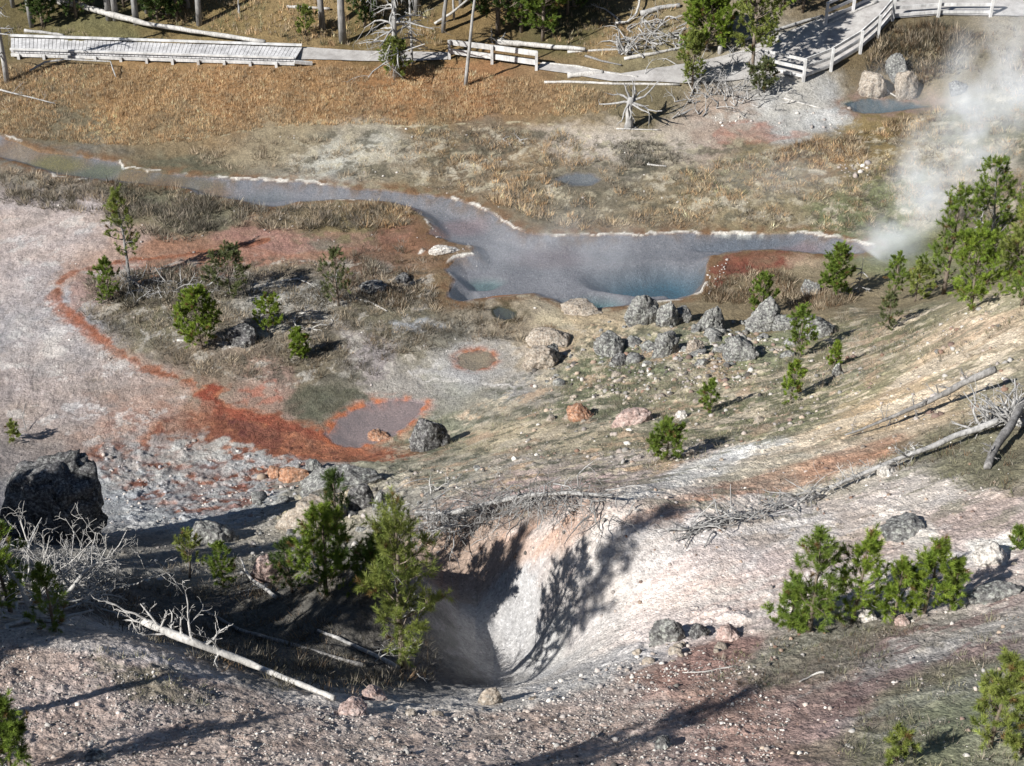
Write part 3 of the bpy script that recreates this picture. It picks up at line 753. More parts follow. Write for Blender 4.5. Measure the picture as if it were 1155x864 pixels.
# ------------------------------------------------------------------ ground cover nobody could count
M_GRASS = mat_attr('dry_grass', .25, .9, .1)
M_NEEDLE = mat_attr('pine_needles', .30, .6, .25)
M_STONE = mat_attr('loose_stone', 0, .92, .12)
def in_poly(wp, n, rng):
    lo, hi = wp.min(0), wp.max(0)
    p = rng.random((n, 2))*(hi-lo)+lo
    return p[sdist(wp, p[:, 0], p[:, 1]) < 0]
def area_box(wp): return float(np.prod(wp.max(0)-wp.min(0)))
def cover(name, label, cat, regions, mat):
    """regions: (pixels, tufts per m2, height, spread, blades, colours, patchiness scale, patch threshold)"""
    VV = []; CC = []
    for ri, (pix, dens, h, sp, nb, cols, ps, th) in enumerate(regions):
        rng = np.random.default_rng(100+ri+len(name))
        wp = wpoly(pix); p = in_poly(wp, int(area_box(wp)*dens), rng)
        if ps: 
            f = fbm2(p[:, 0], p[:, 1], 4, ps, 70+ri, .6); p = p[f > th+rng.normal(0, .06, len(p))]
        # keep off open water
        for k in LOOK:
            if len(p): p = p[sdist(LOOK[k][0], p[:, 0], p[:, 1]) > .1]
        n = len(p)
        if n == 0: continue
        z = hz(p[:, 0], p[:, 1])
        hh = h*rng.uniform(.45, 1.25, n)
        tint = np.array([lin(c) for c in cols])[rng.integers(0, len(cols), n)]*rng.uniform(.75, 1.2, (n, 1))
        big = fbm2(p[:, 0], p[:, 1], 4, 3.2, 55+ri)[:, None]; tint = tint*(1+.75*big*np.array([1, .9, .8])); hh = hh*(1+.8*fbm2(p[:, 0], p[:, 1], 3, 1.1, 56+ri))
        base = np.stack([p[:, 0], p[:, 1], z-.02], 1)
        B = np.repeat(base, nb, 0); H = np.repeat(hh, nb); T = np.repeat(tint, nb, 0); m = n*nb
        a = rng.random(m)*2*np.pi; r = np.sqrt(rng.random(m))*sp*.6
        off = np.stack([np.cos(a)*r, np.sin(a)*r, 0*a], 1)
        lean = rng.uniform(.1, 1.0, m)*sp/h*.9
        tip = np.stack([np.cos(a)*lean*H, np.sin(a)*lean*H, H*rng.uniform(.6, 1.05, m)], 1)
        q = rng.random(m)*2*np.pi; w = h*rng.uniform(.03, .065, m)
        sd = np.stack([np.cos(q)*w, np.sin(q)*w, 0*q], 1)
        P0 = B+off
        VV.append(np.stack([P0-sd, P0+sd, P0+tip], 1).reshape(-1, 3))
        T = T*rng.uniform(.8, 1.2, (m, 1))
        CC.append(np.repeat(T, 3, 0))
    V = np.concatenate(VV); C = np.clip(np.concatenate(CC), 0, .8)
    o = link(name, mesh_np(name, V, np.arange(len(V)).reshape(-1, 3), C), mat)
    return tag(o, label, cat, kind='stuff')

AM = [(222,184,124),(206,162,104),(230,200,148),(184,150,104),(214,168,104),(168,142,104)]
TAN = [(178,156,124),(158,138,108),(190,170,138),(136,122,96)]
SAGE = [(140,130,112),(120,113,98),(158,145,124),(106,100,84),(162,146,126)]
GRN = [(122,122,78),(138,136,94),(110,112,70),(148,142,104)]
DRK = [(90,84,66),(76,72,58),(104,98,78)]
BRN = [(116,92,64),(100,80,54),(132,104,70),(92,84,60)]
cover('meadow_grass', 'tall amber dry grass of the meadow below the boardwalk', 'grass', [
 ([(-60,75),(0,76),(330,76),(500,76),(615,92),(690,105),(700,125),(640,132),(560,128),(500,142),(400,140),(300,143),(230,158),(130,165),(60,160),(-60,140)], 80, .22, .13, 7, AM, 2.5, -.28),
 ([(-60,78),(60,78),(120,110),(60,160),(-60,150)], 14, .3, .16, 7, TAN, 1.5, -.05),
 ([(250,0),(400,-12),(480,0),(500,50),(340,50),(280,40),(200,30),(180,12)], 16, .35, .18, 7, AM+TAN+GRN, 2, -.15),
 ([(0,30),(60,32),(120,42),(200,46),(300,52),(0,40)], 16, .3, .16, 6, GRN+TAN, 1.5, -.2),
 ([(60,8),(150,12),(230,24),(290,46),(200,38),(120,20)], 10, .3, .16, 6, GRN+TAN, 1.5, -.1),
 ([(610,50),(640,20),(700,-10),(770,-10),(780,40),(700,60),(660,66)], 16, .3, .16, 6, TAN+AM+GRN, 1.5, -.1),
 ([(975,60),(1010,32),(1060,28),(1095,40),(1085,80),(1040,95),(1000,85),(972,80)], 22, .5, .42, 14, BRN+DRK+TAN, 1.4, -.3),
 ([(1090,40),(1155,30),(1200,60),(1155,110),(1080,95)], 18, .35, .2, 6, TAN+BRN, 2, -.15),
], M_GRASS)
cover('bank_grass', 'patchy tan and olive grass on the far bank of the spring', 'grass', [
 ([(440,150),(560,142),(640,150),(700,190),(760,200),(900,165),(1000,150),(1060,120),(1155,100),(1200,200),(1100,240),(1015,262),(940,262),(870,258),(740,258),(640,258),(580,240),(530,220),(460,205),(440,180)], 19.0, 0.24, 0.27, 15, TAN+AM+SAGE, 1.8, -.02),
 ([(560,190),(620,190),(620,240),(700,250),(760,258),(640,260),(575,240),(545,225)], 13.3, 0.30, 0.27, 15, TAN+AM, 1.8, -.1),
 ([(940,225),(1010,225),(1015,262),(950,262)], 20.9, 0.22, 0.24, 15, GRN, 1.5, -.1),
 ([(860,170),(960,150),(1050,125),(1060,135),(960,180),(880,195)], 20.9, 0.30, 0.27, 15, BRN+AM, 1.2, -.05),
 ([(690,160),(745,160),(775,180),(735,190),(700,188)], 20.9, 0.26, 0.27, 14, DRK+SAGE, 1.2, -.15),
 ([(780,185),(860,180),(900,200),(840,235),(760,230)], 17.1, 0.26, 0.26, 14, AM+BRN+GRN, 1.2, .0),
 ([(210,170),(300,150),(420,165),(480,190),(420,205),(300,198),(230,190)], 13.3, 0.24, 0.24, 14, TAN, 1.5, .0),
], M_GRASS)
cover('basin_scrub', 'low grey-brown scrub and dry grass on the basin floor', 'scrub', [
 ([(0,196),(60,205),(160,214),(220,224),(300,238),(400,232),(460,245),(470,256),(330,262),(270,256),(180,250),(130,245),(0,228)], 20.1, 0.31, 0.35, 18, SAGE+TAN+DRK, 1.6, -0.21),
 ([(180,230),(240,225),(260,250),(200,278),(160,262)], 16.7, 0.34, 0.35, 18, SAGE+DRK, 1.5, -0.19),
 ([(100,315),(170,305),(260,300),(350,298),(430,310),(490,340),(520,375),(450,400),(420,390),(300,430),(230,425),(170,405),(120,380),(90,350)], 20.1, 0.24, 0.32, 18, SAGE+TAN, 1.6, -0.14),
 ([(100,315),(170,305),(260,300),(300,330),(200,350),(110,345)], 13.4, 0.34, 0.35, 18, SAGE+DRK, 1.2, -0.19),
 ([(350,300),(400,290),(470,310),(500,345),(430,350),(360,340)], 15.1, 0.31, 0.35, 18, SAGE+BRN, 1.2, -0.14),
 ([(320,400),(430,375),(520,360),(560,380),(470,410),(400,430),(330,425)], 13.4, 0.22, 0.28, 17, SAGE+BRN, 1.3, -0.04),
 ([(320,450),(345,440),(395,440),(405,448),(380,462),(362,474),(338,472)], 45.9, .1, .12, 7, [(104,102,76),(92,94,70),(116,112,88)], 0, 0),
 ([(380,235),(440,232),(472,245),(462,256),(400,256)], 21.7, 0.30, 0.32, 18, AM+TAN, 0, 0),
 ([(490,345),(560,350),(600,370),(640,365),(600,385),(520,385)], 16.7, 0.24, 0.28, 17, SAGE+TAN+BRN, 1.0, -0.07),
 ([(806,312),(850,302),(900,312),(960,340),(930,350),(860,345),(790,340)], 20.1, 0.30, 0.32, 18, TAN+BRN, 1.3, -0.24),
 ([(0,420),(130,405),(160,430),(60,440)], 4.2, 0.14, 0.26, 16, SAGE, 1.2, 0.03),
 ([(310,262),(400,262),(420,275),(330,285)], 5.0, 0.18, 0.28, 16, SAGE+DRK, 1.0, 0.01),
 ([(430,250),(490,270),(500,300),(440,310),(400,290)], 8.4, 0.22, 0.28, 17, BRN+SAGE, 1.0, -0.04),
], M_GRASS)
cover('slope_grass', 'thin grey-green grass and low mat plants on the near slope', 'grass', [
 ([(460,485),(520,465),(600,450),(640,425),(720,395),(800,420),(870,410),(960,345),(1000,360),(1000,400),(940,440),(860,480),(800,500),(720,520),(640,525),(560,510),(480,510)], 24.0, 0.12, 0.18, 12, SAGE+GRN+TAN, 1.4, -.02),
 ([(640,430),(720,400),(800,440),(760,470),(680,470),(630,460)], 24.0, 0.12, 0.18, 12, GRN+SAGE, 1.2, -.1),
 ([(800,490),(880,450),(960,450),(880,500),(810,515),(740,535),(720,525)], 27.2, 0.12, 0.18, 12, GRN+SAGE, 1.0, -.05),
 ([(960,345),(1050,350),(1120,345),(1155,330),(1155,380),(1060,420),(960,440),(900,440)], 20.8, 0.15, 0.18, 12, SAGE+TAN+GRN, 1.0, .0),
 ([(1020,500),(1080,470),(1155,440),(1155,560),(1080,545),(1010,530),(960,545)], 27.2, 0.15, 0.18, 12, SAGE+GRN+BRN, 1.0, -.08),
 ([(860,560),(1000,500),(1050,500),(960,550),(880,585)], 19.2, 0.12, 0.18, 11, SAGE+GRN, .9, .05),
 ([(430,540),(560,545),(640,570),(500,575),(440,570)], 14.4, 0.12, 0.18, 11, SAGE, .8, .0),
 ([(420,520),(500,500),(560,520),(480,540)], 16.0, 0.12, 0.18, 11, SAGE+DRK, .8, -.02),
 ([(880,720),(960,690),(1060,680),(1000,760),(900,780),(800,780),(810,745)], 48.0, 0.11, 0.15, 12, SAGE+BRN+GRN, .8, -.08),
 ([(980,800),(1060,755),(1155,720),(1155,864),(960,880),(940,840)], 48.0, 0.11, 0.15, 12, GRN+SAGE, .8, -.05),
 ([(1040,730),(1155,680),(1155,730),(1080,760)], 40.0, 0.11, 0.15, 12, GRN+SAGE, .7, .05),
 ([(90,735),(190,745),(260,800),(170,800),(100,780)], 40.0, 0.11, 0.15, 12, GRN+SAGE, .6, .05),
 ([(100,660),(300,650),(480,700),(500,760),(400,790),(260,770),(120,710)], 32.0, 0.15, 0.18, 12, SAGE+DRK+BRN, .8, -.1),
 ([(180,640),(320,630),(350,670),(200,680)], 24.0, 0.15, 0.18, 12, DRK+SAGE, .7, -.05),
], M_GRASS)

# ------------------------------------------------------------------ loose stones
def _ico(seed):
    rng = np.random.default_rng(seed)
    t = (1+5**.5)/2
    V = np.array([(-1, t, 0), (1, t, 0), (-1, -t, 0), (1, -t, 0), (0, -1, t), (0, 1, t), (0, -1, -t), (0, 1, -t), (t, 0, -1), (t, 0, 1), (-t, 0, -1), (-t, 0, 1)], float)
    V /= np.linalg.norm(V[0]); V *= rng.uniform(.65, 1.2, (12, 1)); V *= rng.uniform([.8, .6, .4], [1.2, 1., .8])
    F = np.array([(0, 11, 5), (0, 5, 1), (0, 1, 7), (0, 7, 10), (0, 10, 11), (1, 5, 9), (5, 11, 4), (11, 10, 2), (10, 7, 6), (7, 1, 8), (3, 9, 4), (3, 4, 2), (3, 2, 6), (3, 6, 8), (3, 8, 9), (4, 9, 5), (2, 4, 11), (6, 2, 10), (8, 6, 7), (9, 8, 1)])
    return V, F
_ICO = [_ico(s) for s in range(10)]
def stones(name, label, regions):
    VV = []; FF = []; CC = []; off = 0
    for ri, (pix, dens, s0, s1, cols, ps, th) in enumerate(regions):
        rng = np.random.default_rng(500+ri)
        wp = wpoly(pix); p = in_poly(wp, int(area_box(wp)*dens), rng)
        if ps:
            f = fbm2(p[:, 0], p[:, 1], 4, ps, 90+ri, .6); p = p[f > th+rng.normal(0, .08, len(p))]
        n = len(p)
        if not n: continue
        z = hz(p[:, 0], p[:, 1]); s = s0*(s1/s0)**(rng.random(n)**2.6)
        c = np.array([lin(q) for q in cols])[rng.integers(0, len(cols), n)]*.8*rng.uniform(.7, 1.15, (n, 1))
        for k in range(10):
            m = np.arange(n) % 10 == k; nn = m.sum()
            if not nn: continue
            V, F = _ICO[k]; a = rng.random(nn)*2*np.pi; ca, sa = np.cos(a), np.sin(a)
            ss = s[m][:, None]
            X = (V[None, :, 0]*ca[:, None]-V[None, :, 1]*sa[:, None])*ss+p[m, 0][:, None]
            Y = (V[None, :, 0]*sa[:, None]+V[None, :, 1]*ca[:, None])*ss+p[m, 1][:, None]
            Z = V[None, :, 2]*ss+z[m][:, None]+ss*.1
            VV.append(np.stack([X, Y, Z], -1).reshape(-1, 3))
            FF.append((F[None]+np.arange(nn)[:, None, None]*12+off).reshape(-1, 3)); off += nn*12
            CC.append(np.repeat(c[m], 12, 0))
    o = link(name, mesh_np(name, np.concatenate(VV), np.concatenate(FF), np.clip(np.concatenate(CC), 0, .8)), M_STONE)
    return tag(o, label, 'stones', kind='stuff')
PALE = [(214,204,194),(190,178,170),(228,220,208),(170,158,150),(200,182,168)]
GREY = [(156,150,142),(128,122,114),(182,176,168),(104,98,92)]
RUST = [(176,146,122),(160,122,98),(196,170,144),(146,118,104)]
stones('scattered_stones', 'small pale, grey and rusty stones strewn over the slopes', [
 ([(-30,700),(120,730),(260,780),(400,800),(560,800),(700,770),(830,740),(900,790),(860,880),(-30,880)], 330, .008, .035, PALE+GREY, .8, -.04),
 ([(-30,720),(120,740),(260,790),(400,800),(560,800),(700,770),(800,750),(860,880),(-30,880)], 5, .025, .08, PALE+GREY, 0, 0),
 ([(560,790),(660,760),(780,728),(820,745),(700,790),(580,815)], 60, .015, .08, PALE, .8, -.1),
 ([(860,720),(1000,690),(1155,660),(1155,880),(860,880)], 30, .012, .07, PALE+GREY+RUST, 1.0, .0),
 ([(560,600),(700,570),(900,520),(1155,560),(1155,660),(900,690),(760,710),(620,700)], 14, .012, .07, PALE+RUST, 1.4, .0),
 ([(640,560),(900,500),(1050,460),(1155,400),(1155,560),(900,610),(700,610)], 8, .015, .08, PALE+RUST, 1.2, .0),
 ([(700,400),(860,370),(1000,380),(1155,340),(1155,450),(900,500),(700,540),(560,520),(600,450)], 16, .02, .13, PALE+RUST+GREY, 1.2, .05),
 ([(590,410),(680,385),(760,380),(850,375),(890,400),(820,440),(740,450),(640,450),(590,430)], 26, .02, .15, GREY+GREY+PALE+RUST, 1.0, -.02),
 ([(760,390),(830,385),(860,420),(820,440),(760,430)], 30, .02, .13, RUST+PALE+GREY, .8, -.1),
 ([(110,505),(230,495),(330,520),(340,570),(280,595),(120,600)], 10, .02, .12, PALE+[(170,168,170),(190,188,190)], .9, -.05),
 ([(280,525),(360,520),(420,535),(400,560),(300,560)], 12, .03, .2, RUST+GREY, .8, .0),
 ([(270,560),(420,545),(470,560),(420,610),(280,630)], 14, .02, .12, GREY+PALE, .9, .0),
 ([(120,610),(300,615),(340,660),(150,660)], 12, .02, .12, GREY+PALE, .9, .0),
 ([(400,540),(560,520),(640,560),(480,585)], 12, .02, .12, GREY+PALE+RUST, .9, .0),
 ([(520,580),(680,570),(690,590),(600,630),(520,620)], 20, .015, .1, RUST+GREY, .7, -.1),
 ([(60,200),(500,230),(620,360),(560,430),(300,440),(60,420)], 2.2, .02, .09, PALE, 2.0, .05),
 ([(300,150),(480,140),(700,150),(900,170),(870,250),(560,235),(320,195)], 2.0, .03, .10, PALE, 2.0, .1),
 ([(790,335),(800,305),(830,290),(810,320),(800,330)], 12, .04, .12, PALE, 0, 0),
 ([(945,186),(980,182),(985,197),(950,200)], 22, .04, .2, PALE, 0, 0),
 ([(860,125),(960,125),(960,150),(870,150)], 4, .04, .15, PALE, 0, 0),
 ([(800,128),(850,124),(860,140),(800,142)], 8, .04, .15, PALE, 0, 0),
])
# ------------------------------------------------------------------ pines
M_BARK = mat_wood('pine_bark', (.10,.08,.06), (.20,.16,.125), (.33,.28,.235), 1)
M_GREYBARK = mat_wood('grey_bark', (.13,.125,.12), (.26,.25,.24), (.42,.41,.39), .8)
M_DEAD = mat_wood('weathered_deadwood', (.18,.175,.17), (.36,.35,.335), (.54,.52,.50), 1)
M_DEADW = mat_wood('bleached_deadwood', (.26,.245,.23), (.47,.45,.42), (.64,.61,.57), 1)
M_DEADD = mat_wood('dark_deadwood', (.10,.095,.09), (.21,.2,.19), (.36,.345,.33), 1)
M_PLANK = mat_wood('boardwalk_plank', (.42,.41,.41), (.56,.55,.55), (.68,.67,.67), .7)
M_RAIL = mat_wood('pale_rail', (.42,.41,.40), (.58,.57,.555), (.70,.69,.675), .6)

def unit(v): return v/(np.linalg.norm(v)+1e-9)
def needle_mesh(name, S0, S1, npn, ln, wd, cols, rng):
    """rings of needles along each shoot"""
    S0 = np.asarray(S0); S1 = np.asarray(S1); n = len(S0)
    C = np.asarray(cols)
    A = np.repeat(S0, npn, 0); B = np.repeat(S1, npn, 0); m = n*npn
    ax = B-A; ax /= np.linalg.norm(ax, axis=1)[:, None]+1e-9
    t = rng.random(m)**.8
    rd = rng.normal(size=(m, 3)); rd -= ax*(rd*ax).sum(1)[:, None]; rd /= np.linalg.norm(rd, axis=1)[:, None]+1e-9
    d = ax*(.35+.75*t)[:, None]+rd*rng.uniform(.6, 1.0, m)[:, None]; d /= np.linalg.norm(d, axis=1)[:, None]
    P = A+(B-A)*t[:, None]
    L = ln*rng.uniform(.7, 1.15, m)
    sd = np.cross(d, rng.normal(size=(m, 3))); sd /= np.linalg.norm(sd, axis=1)[:, None]+1e-9; sd *= wd/2
    V = np.stack([P-sd, P+sd, P+d*L[:, None]], 1).reshape(-1, 3)
    cc = np.repeat(C, npn, 0)*rng.uniform(.75, 1.25, (m, 1))
    return mesh_np(name, V, np.arange(m*3).reshape(-1, 3), np.clip(np.repeat(cc, 3, 0), .005, .7))

GREENS = {'bright': ((.165,.245,.035), (.27,.35,.05)), 'mid': ((.13,.20,.035), (.22,.29,.05)), 'dark': ((.06,.10,.025), (.10,.145,.035)), 'olive': ((.19,.24,.055), (.29,.32,.08)), 'dull': ((.13,.155,.065), (.19,.21,.09))}
PINES = []
def pine(u, v, top, width, label, tone='mid', bare=.06, dens=1.0, seed=0, lean=(0, 0), group=None, name='young_pine', dead=0.0, cat='pine', P=None, h=None, r=None, bark=None, up=.55, nq=1.0, sink=.03):
    rng = np.random.default_rng(1000+seed+int(u*7+v*13))
    if P is None: P = G(u, v)
    k = ppm(P)
    if h is None: h = (v-top)/k/CP*1.02
    if r is None: r = width/2/k*1.22
    root = empty(name, (P[0], P[1], P[2]-sink), label, cat, group or ('tall pines of the forest edge' if name == 'tall_pine' else 'young pines'))
    # trunk
    nt_ = 8
    zz = np.linspace(0, 1, nt_)
    wob = np.cumsum(rng.normal(0, .008*h, (nt_, 2)), 0)*np.minimum(zz*2, 1)[:, None]
    tp = np.stack([lean[0]*h*zz+wob[:, 0], lean[1]*h*zz+wob[:, 1], zz*h*.97], 1)
    r0 = max(.018*h+.01, .018) if h < 5 else .016*h
    tr_ = r0*(1-zz*.88)
    wood = MB(); wood.tube(tp, tr_, 7)
    deadm = MB()
    S0 = []; S1 = []; C = []
    sh = .055+.06*min(h, 3.0)          # shoot length
    base, tipc = GREENS[tone]
    base = np.array(base); tipc = np.array(tipc)
    z = bare*h+.02*h
    step = (.075+.03*min(h, 4))*(1 if h < 4 else 1.6)/dens**.5
    def at(zv):
        f = np.clip(zv/(.97*h), 0, 1); return np.array([np.interp(f, zz, tp[:, 0]), np.interp(f, zz, tp[:, 1]), zv])
    while z < h*.96:
        f = (z-bare*h)/(h*(1-bare))
        # broad below, narrowing to the leader, uneven
        prof = min(1, .55+1.6*f)*(1-f)**.62*1.12
        nb = rng.integers(4, 7)
        for b in range(nb):
            if rng.random() < .10: continue
            az = rng.random()*2*math.pi
            L = max(r*prof*rng.uniform(.55, 1.22), .05*h)
            el = math.radians(rng.uniform(5, 35)+25*f)
            d0 = np.array([math.cos(az)*math.cos(el), math.sin(az)*math.cos(el), math.sin(el)])
            p0 = at(z+rng.uniform(-.4, .4)*step)
            pts = [p0]; d = d0.copy(); ns = 4
            for s in range(ns):
                d = unit(d+np.array([0, 0, up*.28])+rng.normal(0, .12, 3)); pts.append(pts[-1]+d*L/ns)
            pts = np.array(pts)
            isdead = rng.random() < dead*(1.4-f) 
            rb = max(.25*r0*(L/max(r, .1)), .005)
            (deadm if isdead else wood).tube(pts, np.linspace(rb, rb*.35, len(pts)), 4, cap=False)
            if isdead:
                for q in range(3):
                    t = rng.uniform(.3, .95); i = min(int(t*ns), ns-1); pp = pts[i]+(pts[i+1]-pts[i])*(t*ns-i)
                    dd = unit(d0+rng.normal(0, .7, 3)); deadm.tube([pp, pp+dd*L*.2, pp+unit(dd+rng.normal(0, .4, 3))*L*.38], [rb*.5, rb*.4, rb*.2], 3, cap=False)
                continue
            # leafy shoots toward the tip and on side twigs
            cb = base+(tipc-base)*rng.random()
            e = pts[-1]-pts[-2]
            S0.append(pts[-1]-unit(e)*sh*.5); S1.append(pts[-1]+unit(unit(e)+np.array([0, 0, .4]))*sh*.6); C.append(cb)
            ntw = max(2, int(L/sh*1.55*dens))
            for q in range(ntw):
                t = rng.uniform(.38, 1.0)**.7; i = min(int(t*ns), ns-1); pp = pts[i]+(pts[i+1]-pts[i])*(t*ns-i)
                dd = unit(unit(e)*.6+rng.normal(0, .65, 3)+np.array([0, 0, .35]))
                l2 = sh*rng.uniform(.7, 1.5)
                wood.tube([pp, pp+dd*l2*.6], [rb*.4, rb*.25], 3, cap=False)
                S0.append(pp+dd*l2*.25); S1.append(pp+dd*l2); C.append(base+(tipc-base)*rng.random())
        z += step*rng.uniform(.7, 1.3)
    # the leader and its crown of shoots
    tpv = at(h*.97)
    for q in range(4):
        dd = unit(np.array([0, 0, 1.0])+rng.normal(0, .35, 3)*(q > 0)); S0.append(tpv-dd*sh*.3); S1.append(tpv+dd*sh*.9); C.append(tipc)
    C = np.array(C); cv = rng.random(len(C)); C = C*(.62+.62*rng.random(len(C)))[:, None]; C[cv < .04] = (.20, .13, .05)
    kn = max(20, k)
    npn = int(np.clip(52*nq, 8, 70)); ln = np.clip(.060+.017*min(h, 4), .05, .125); wd = .022 if name == 'shade_pine' else np.clip(.55/kn, .009, .026)*(1 if nq >= 1 else 1.5)
    link('crown', needle_mesh('crown', S0, S1, npn, ln, wd, C, rng), M_NEEDLE, root)
    wood.build('trunk', bark or M_BARK, root, smooth=True)
    if deadm.n: deadm.build('dead_branches', M_DEAD, root)
    PINES.append((label, len(S0), round(h, 2), round(r, 2)))
    return root

# in the basin
pine(146,318,228,34,'thin sparse young pine standing tallest of those beside the rust-red stream','olive',bare=.3,dens=.5,lean=(.02,0),bark=M_GREYBARK)
pine(124,338,296,34,'small bushy pine left of the tall thin pine on the stream bank','mid',dens=.8)
pine(262,334,284,58,'spreading dark pine among grey dead branches behind the bright round pine','dull',dead=.25,dens=.9)
pine(228,394,332,56,'bright green rounded young pine beside the dark grey hump in the basin','bright',dens=1.3)
pine(302,374,340,48,'small open pine with leaning twigs next to the ring of bleached branches','bright',dens=.8,lean=(.15,0))
pine(339,404,374,26,'tiny compact round pine, the smallest shrub on the basin grass','bright',dens=1.3)
pine(382,345,288,46,'scraggly grey-green pine beside the dark stones and the pale bent stick','dull',dens=.6,dead=.3)
pine(445,90,52,40,'low green pine at the foot of the grey branchy snag','olive',dens=1)
# along the far path
pine(797,58,-8,62,'dense cone-shaped pine behind the gravel path beside the short post','bright',dens=2.0,nq=1.2)
pine(781,98,46,38,'narrow dull pine on the near edge of the gravel path','olive',dens=1)
pine(848,84,-34,72,'loose-limbed pine on the path edge that drops its shadow on the gravel','olive',bare=.15,dens=1.4,nq=1.1)
pine(862,104,74,40,'low green shrub pine under the fence corner beside the dead thicket','dull',dens=1)
pine(905,14,-80,70,'dark-bottomed pine behind the far railing at the top of the path','bright',dens=1.5,nq=1.0)
pine(880,10,-70,50,'pine crowding the log kerb just behind the loose-limbed pine','mid',dens=1.5,nq=1.0)
pine(612,46,-70,78,'full green pine standing over the fallen root log by the footbridge','mid',dens=1.8,nq=1.1)
pine(562,38,-120,86,'big dark pine behind the footbridge rail','dark',dens=1.6,nq=1.0)
pine(364,32,-170,90,'tall pine with a slim bare grey stem beside the short white log','mid',bare=.34,nq=.35,name='tall_pine',bark=M_GREYBARK)
pine(387,48,-190,100,'tall pine with a thick grey stem standing next to the path','mid',bare=.36,nq=.35,name='tall_pine',bark=M_GREYBARK)
for (u, v, tp, w, lb, tone, bare) in [
 (36,30,-130,80,'pine with a stubby grey trunk behind the left end of the boardwalk','dark',.22),
 (60,12,-120,90,'dark shaggy pine at the thick end of the long fallen trunk','dark',.05),
 (123,22,-170,60,'slim bare-stemmed pine, left one of the pair behind the fallen trunk','mid',.36),
 (131,22,-190,70,'pale bare-stemmed pine, right one of the pair behind the fallen trunk','mid',.36),
 (154,27,-180,80,'pine with a whitish trunk just right of the close pair of stems','mid',.34),
 (166,14,-150,70,'dark low-branched pine behind the whitish trunk','dark',.14),
 (190,16,-150,90,'dark wide pine shading the ground behind the middle of the fallen trunk','dark',.08),
 (212,8,-150,80,'dark pine on the right side of the shaded clump','dark',.05),
 (225,28,-160,60,'slender leaning pine stem at the right edge of the shaded clump','mid',.38),
 (105,6,-140,80,'dark pine in deep shade above the broken end of the fallen trunk','dark',.1),
 (15,8,-130,80,'dark pine in the top corner behind the tall grey snag','dark',.1),
 (424,14,-150,70,'dark pine behind the grey branchy snag','dark',.12),
 (470,16,-160,60,'thin-stemmed pine right of the grey branchy snag','mid',.3),
 (500,36,-100,50,'slim dark pine in front of the leaning white pole','dark',.3),
 (648,6,-140,110,'dark pine casting deep shade above the curved bleached branch','dark',.03),
 (690,-10,-150,110,'dark pine at the top edge above the dead brush','dark',.05),
 (520,8,-140,80,'dark pine at the top edge above the footbridge','dark',.08)]:
    pine(u, v, tp, w, lb, tone, bare=bare, nq=.35 if bare > .2 else 1.0, name='tall_pine', bark=M_GREYBARK, dens=.9, lean=(.03 if 'leaning' in lb else 0, 0))
# on the crest at the right
pine(940,336,283,44,'dense dark-green pine alone at the edge of the spring, right of the red bank','mid',dens=1.4)
pine(858,358,313,38,'small open pine growing over the grey boulder in the rock row','mid',dens=.8)
pine(1006,342,290,26,'little stick-like pine at the steam vent, first on the crest','mid',dens=.6,bare=.25)
pine(1032,340,302,44,'low straggling pine between the stick-like pine and the crest clump','olive',dens=.7)
pine(1064,332,222,60,'sparse pine with long gaps, left side of the crest clump in the steam','mid',bare=.08,dens=1.0)
pine(1094,350,268,84,'bright dense pine bush at the front of the crest clump','bright',dens=1.2)
pine(1114,312,198,92,'tallest pine of the crest clump, leaning with a bare grey stem','mid',dens=1.05,bare=.16,lean=(-.08,0),bark=M_GREYBARK)
pine(1148,326,236,64,'pine at the right edge of the frame on the crest','olive',dens=1.4)
pine(1152,345,292,40,'short pine sprig below the one at the right edge of the crest','mid',dens=.8)
pine(1001,372,332,30,'wispy small pine on the slope under the stick-like pine','dull',dens=.6)
# on the slope
pine(903,402,350,34,'small loose pine on the grey rubble right of the boulder row','mid',dens=.8)
pine(892,450,409,30,'small pine with two tips lower down the grassy slope','bright',dens=.9)
pine(940,414,388,14,'single pine sprig on the grassy slope','bright',dens=.8)
pine(801,464,430,28,'small pine on the rusty rubble below the boulders','mid',dens=.9)
pine(752,518,478,46,'round dark-green pine alone where the grass meets the pale streak','mid',dens=1.2)
# round the hollow
pine(455,754,560,104,'largest pine, yellow-green, standing on the edge of the shaded hollow','olive',bare=.12,dens=1.55,dead=.10,nq=1.3)
pine(432,670,604,84,'low dense pine added out of sight behind the largest pine to extend the shade','mid',dens=1.6,nq=1.2)  # extra pine added to lengthen the shadow across the hollow's back wall
pine(368,672,572,84,'bright pine left of and close behind the largest pine at the hollow','bright',dens=1.1,nq=1.2)
pine(384,640,537,42,'dark slender pine rising in front of the twin dark rocks','dark',dens=.8)
pine(330,668,605,44,'dark small pine left of the bright pine at the hollow','dark',dens=.7)
pine(252,662,612,36,'small green pine tip rising out of the shade','mid',dens=.8)
pine(214,652,598,40,'little yellowish pine with a dark leaning stem in front of the sinter crust','olive',dens=.6,bare=.3,lean=(.1,0))
pine(912,712,592,66,'left pine of the near clump, with the tallest pointed tip','mid',dens=1.1,nq=1.3)
pine(890,712,662,50,'low pine skirt at the left foot of the near clump','mid',dens=1.2,nq=1.2)
pine(962,700,598,68,'middle pine of the near clump with rusty needles inside','bright',dens=1.0,nq=1.3,dead=.1)
pine(1008,698,632,56,'short pine filling the near clump between its two taller pines','bright',dens=1.0,nq=1.2)
pine(1042,692,608,60,'right pine of the near clump with a round leaning head','bright',dens=.9,nq=1.3)
pine(1072,688,630,30,'last small pine at the right end of the near clump','mid',dens=1.0,nq=1.2)
pine(1147,618,594,16,'single pine tip beside the white slab at the frame edge','mid',dens=.9)
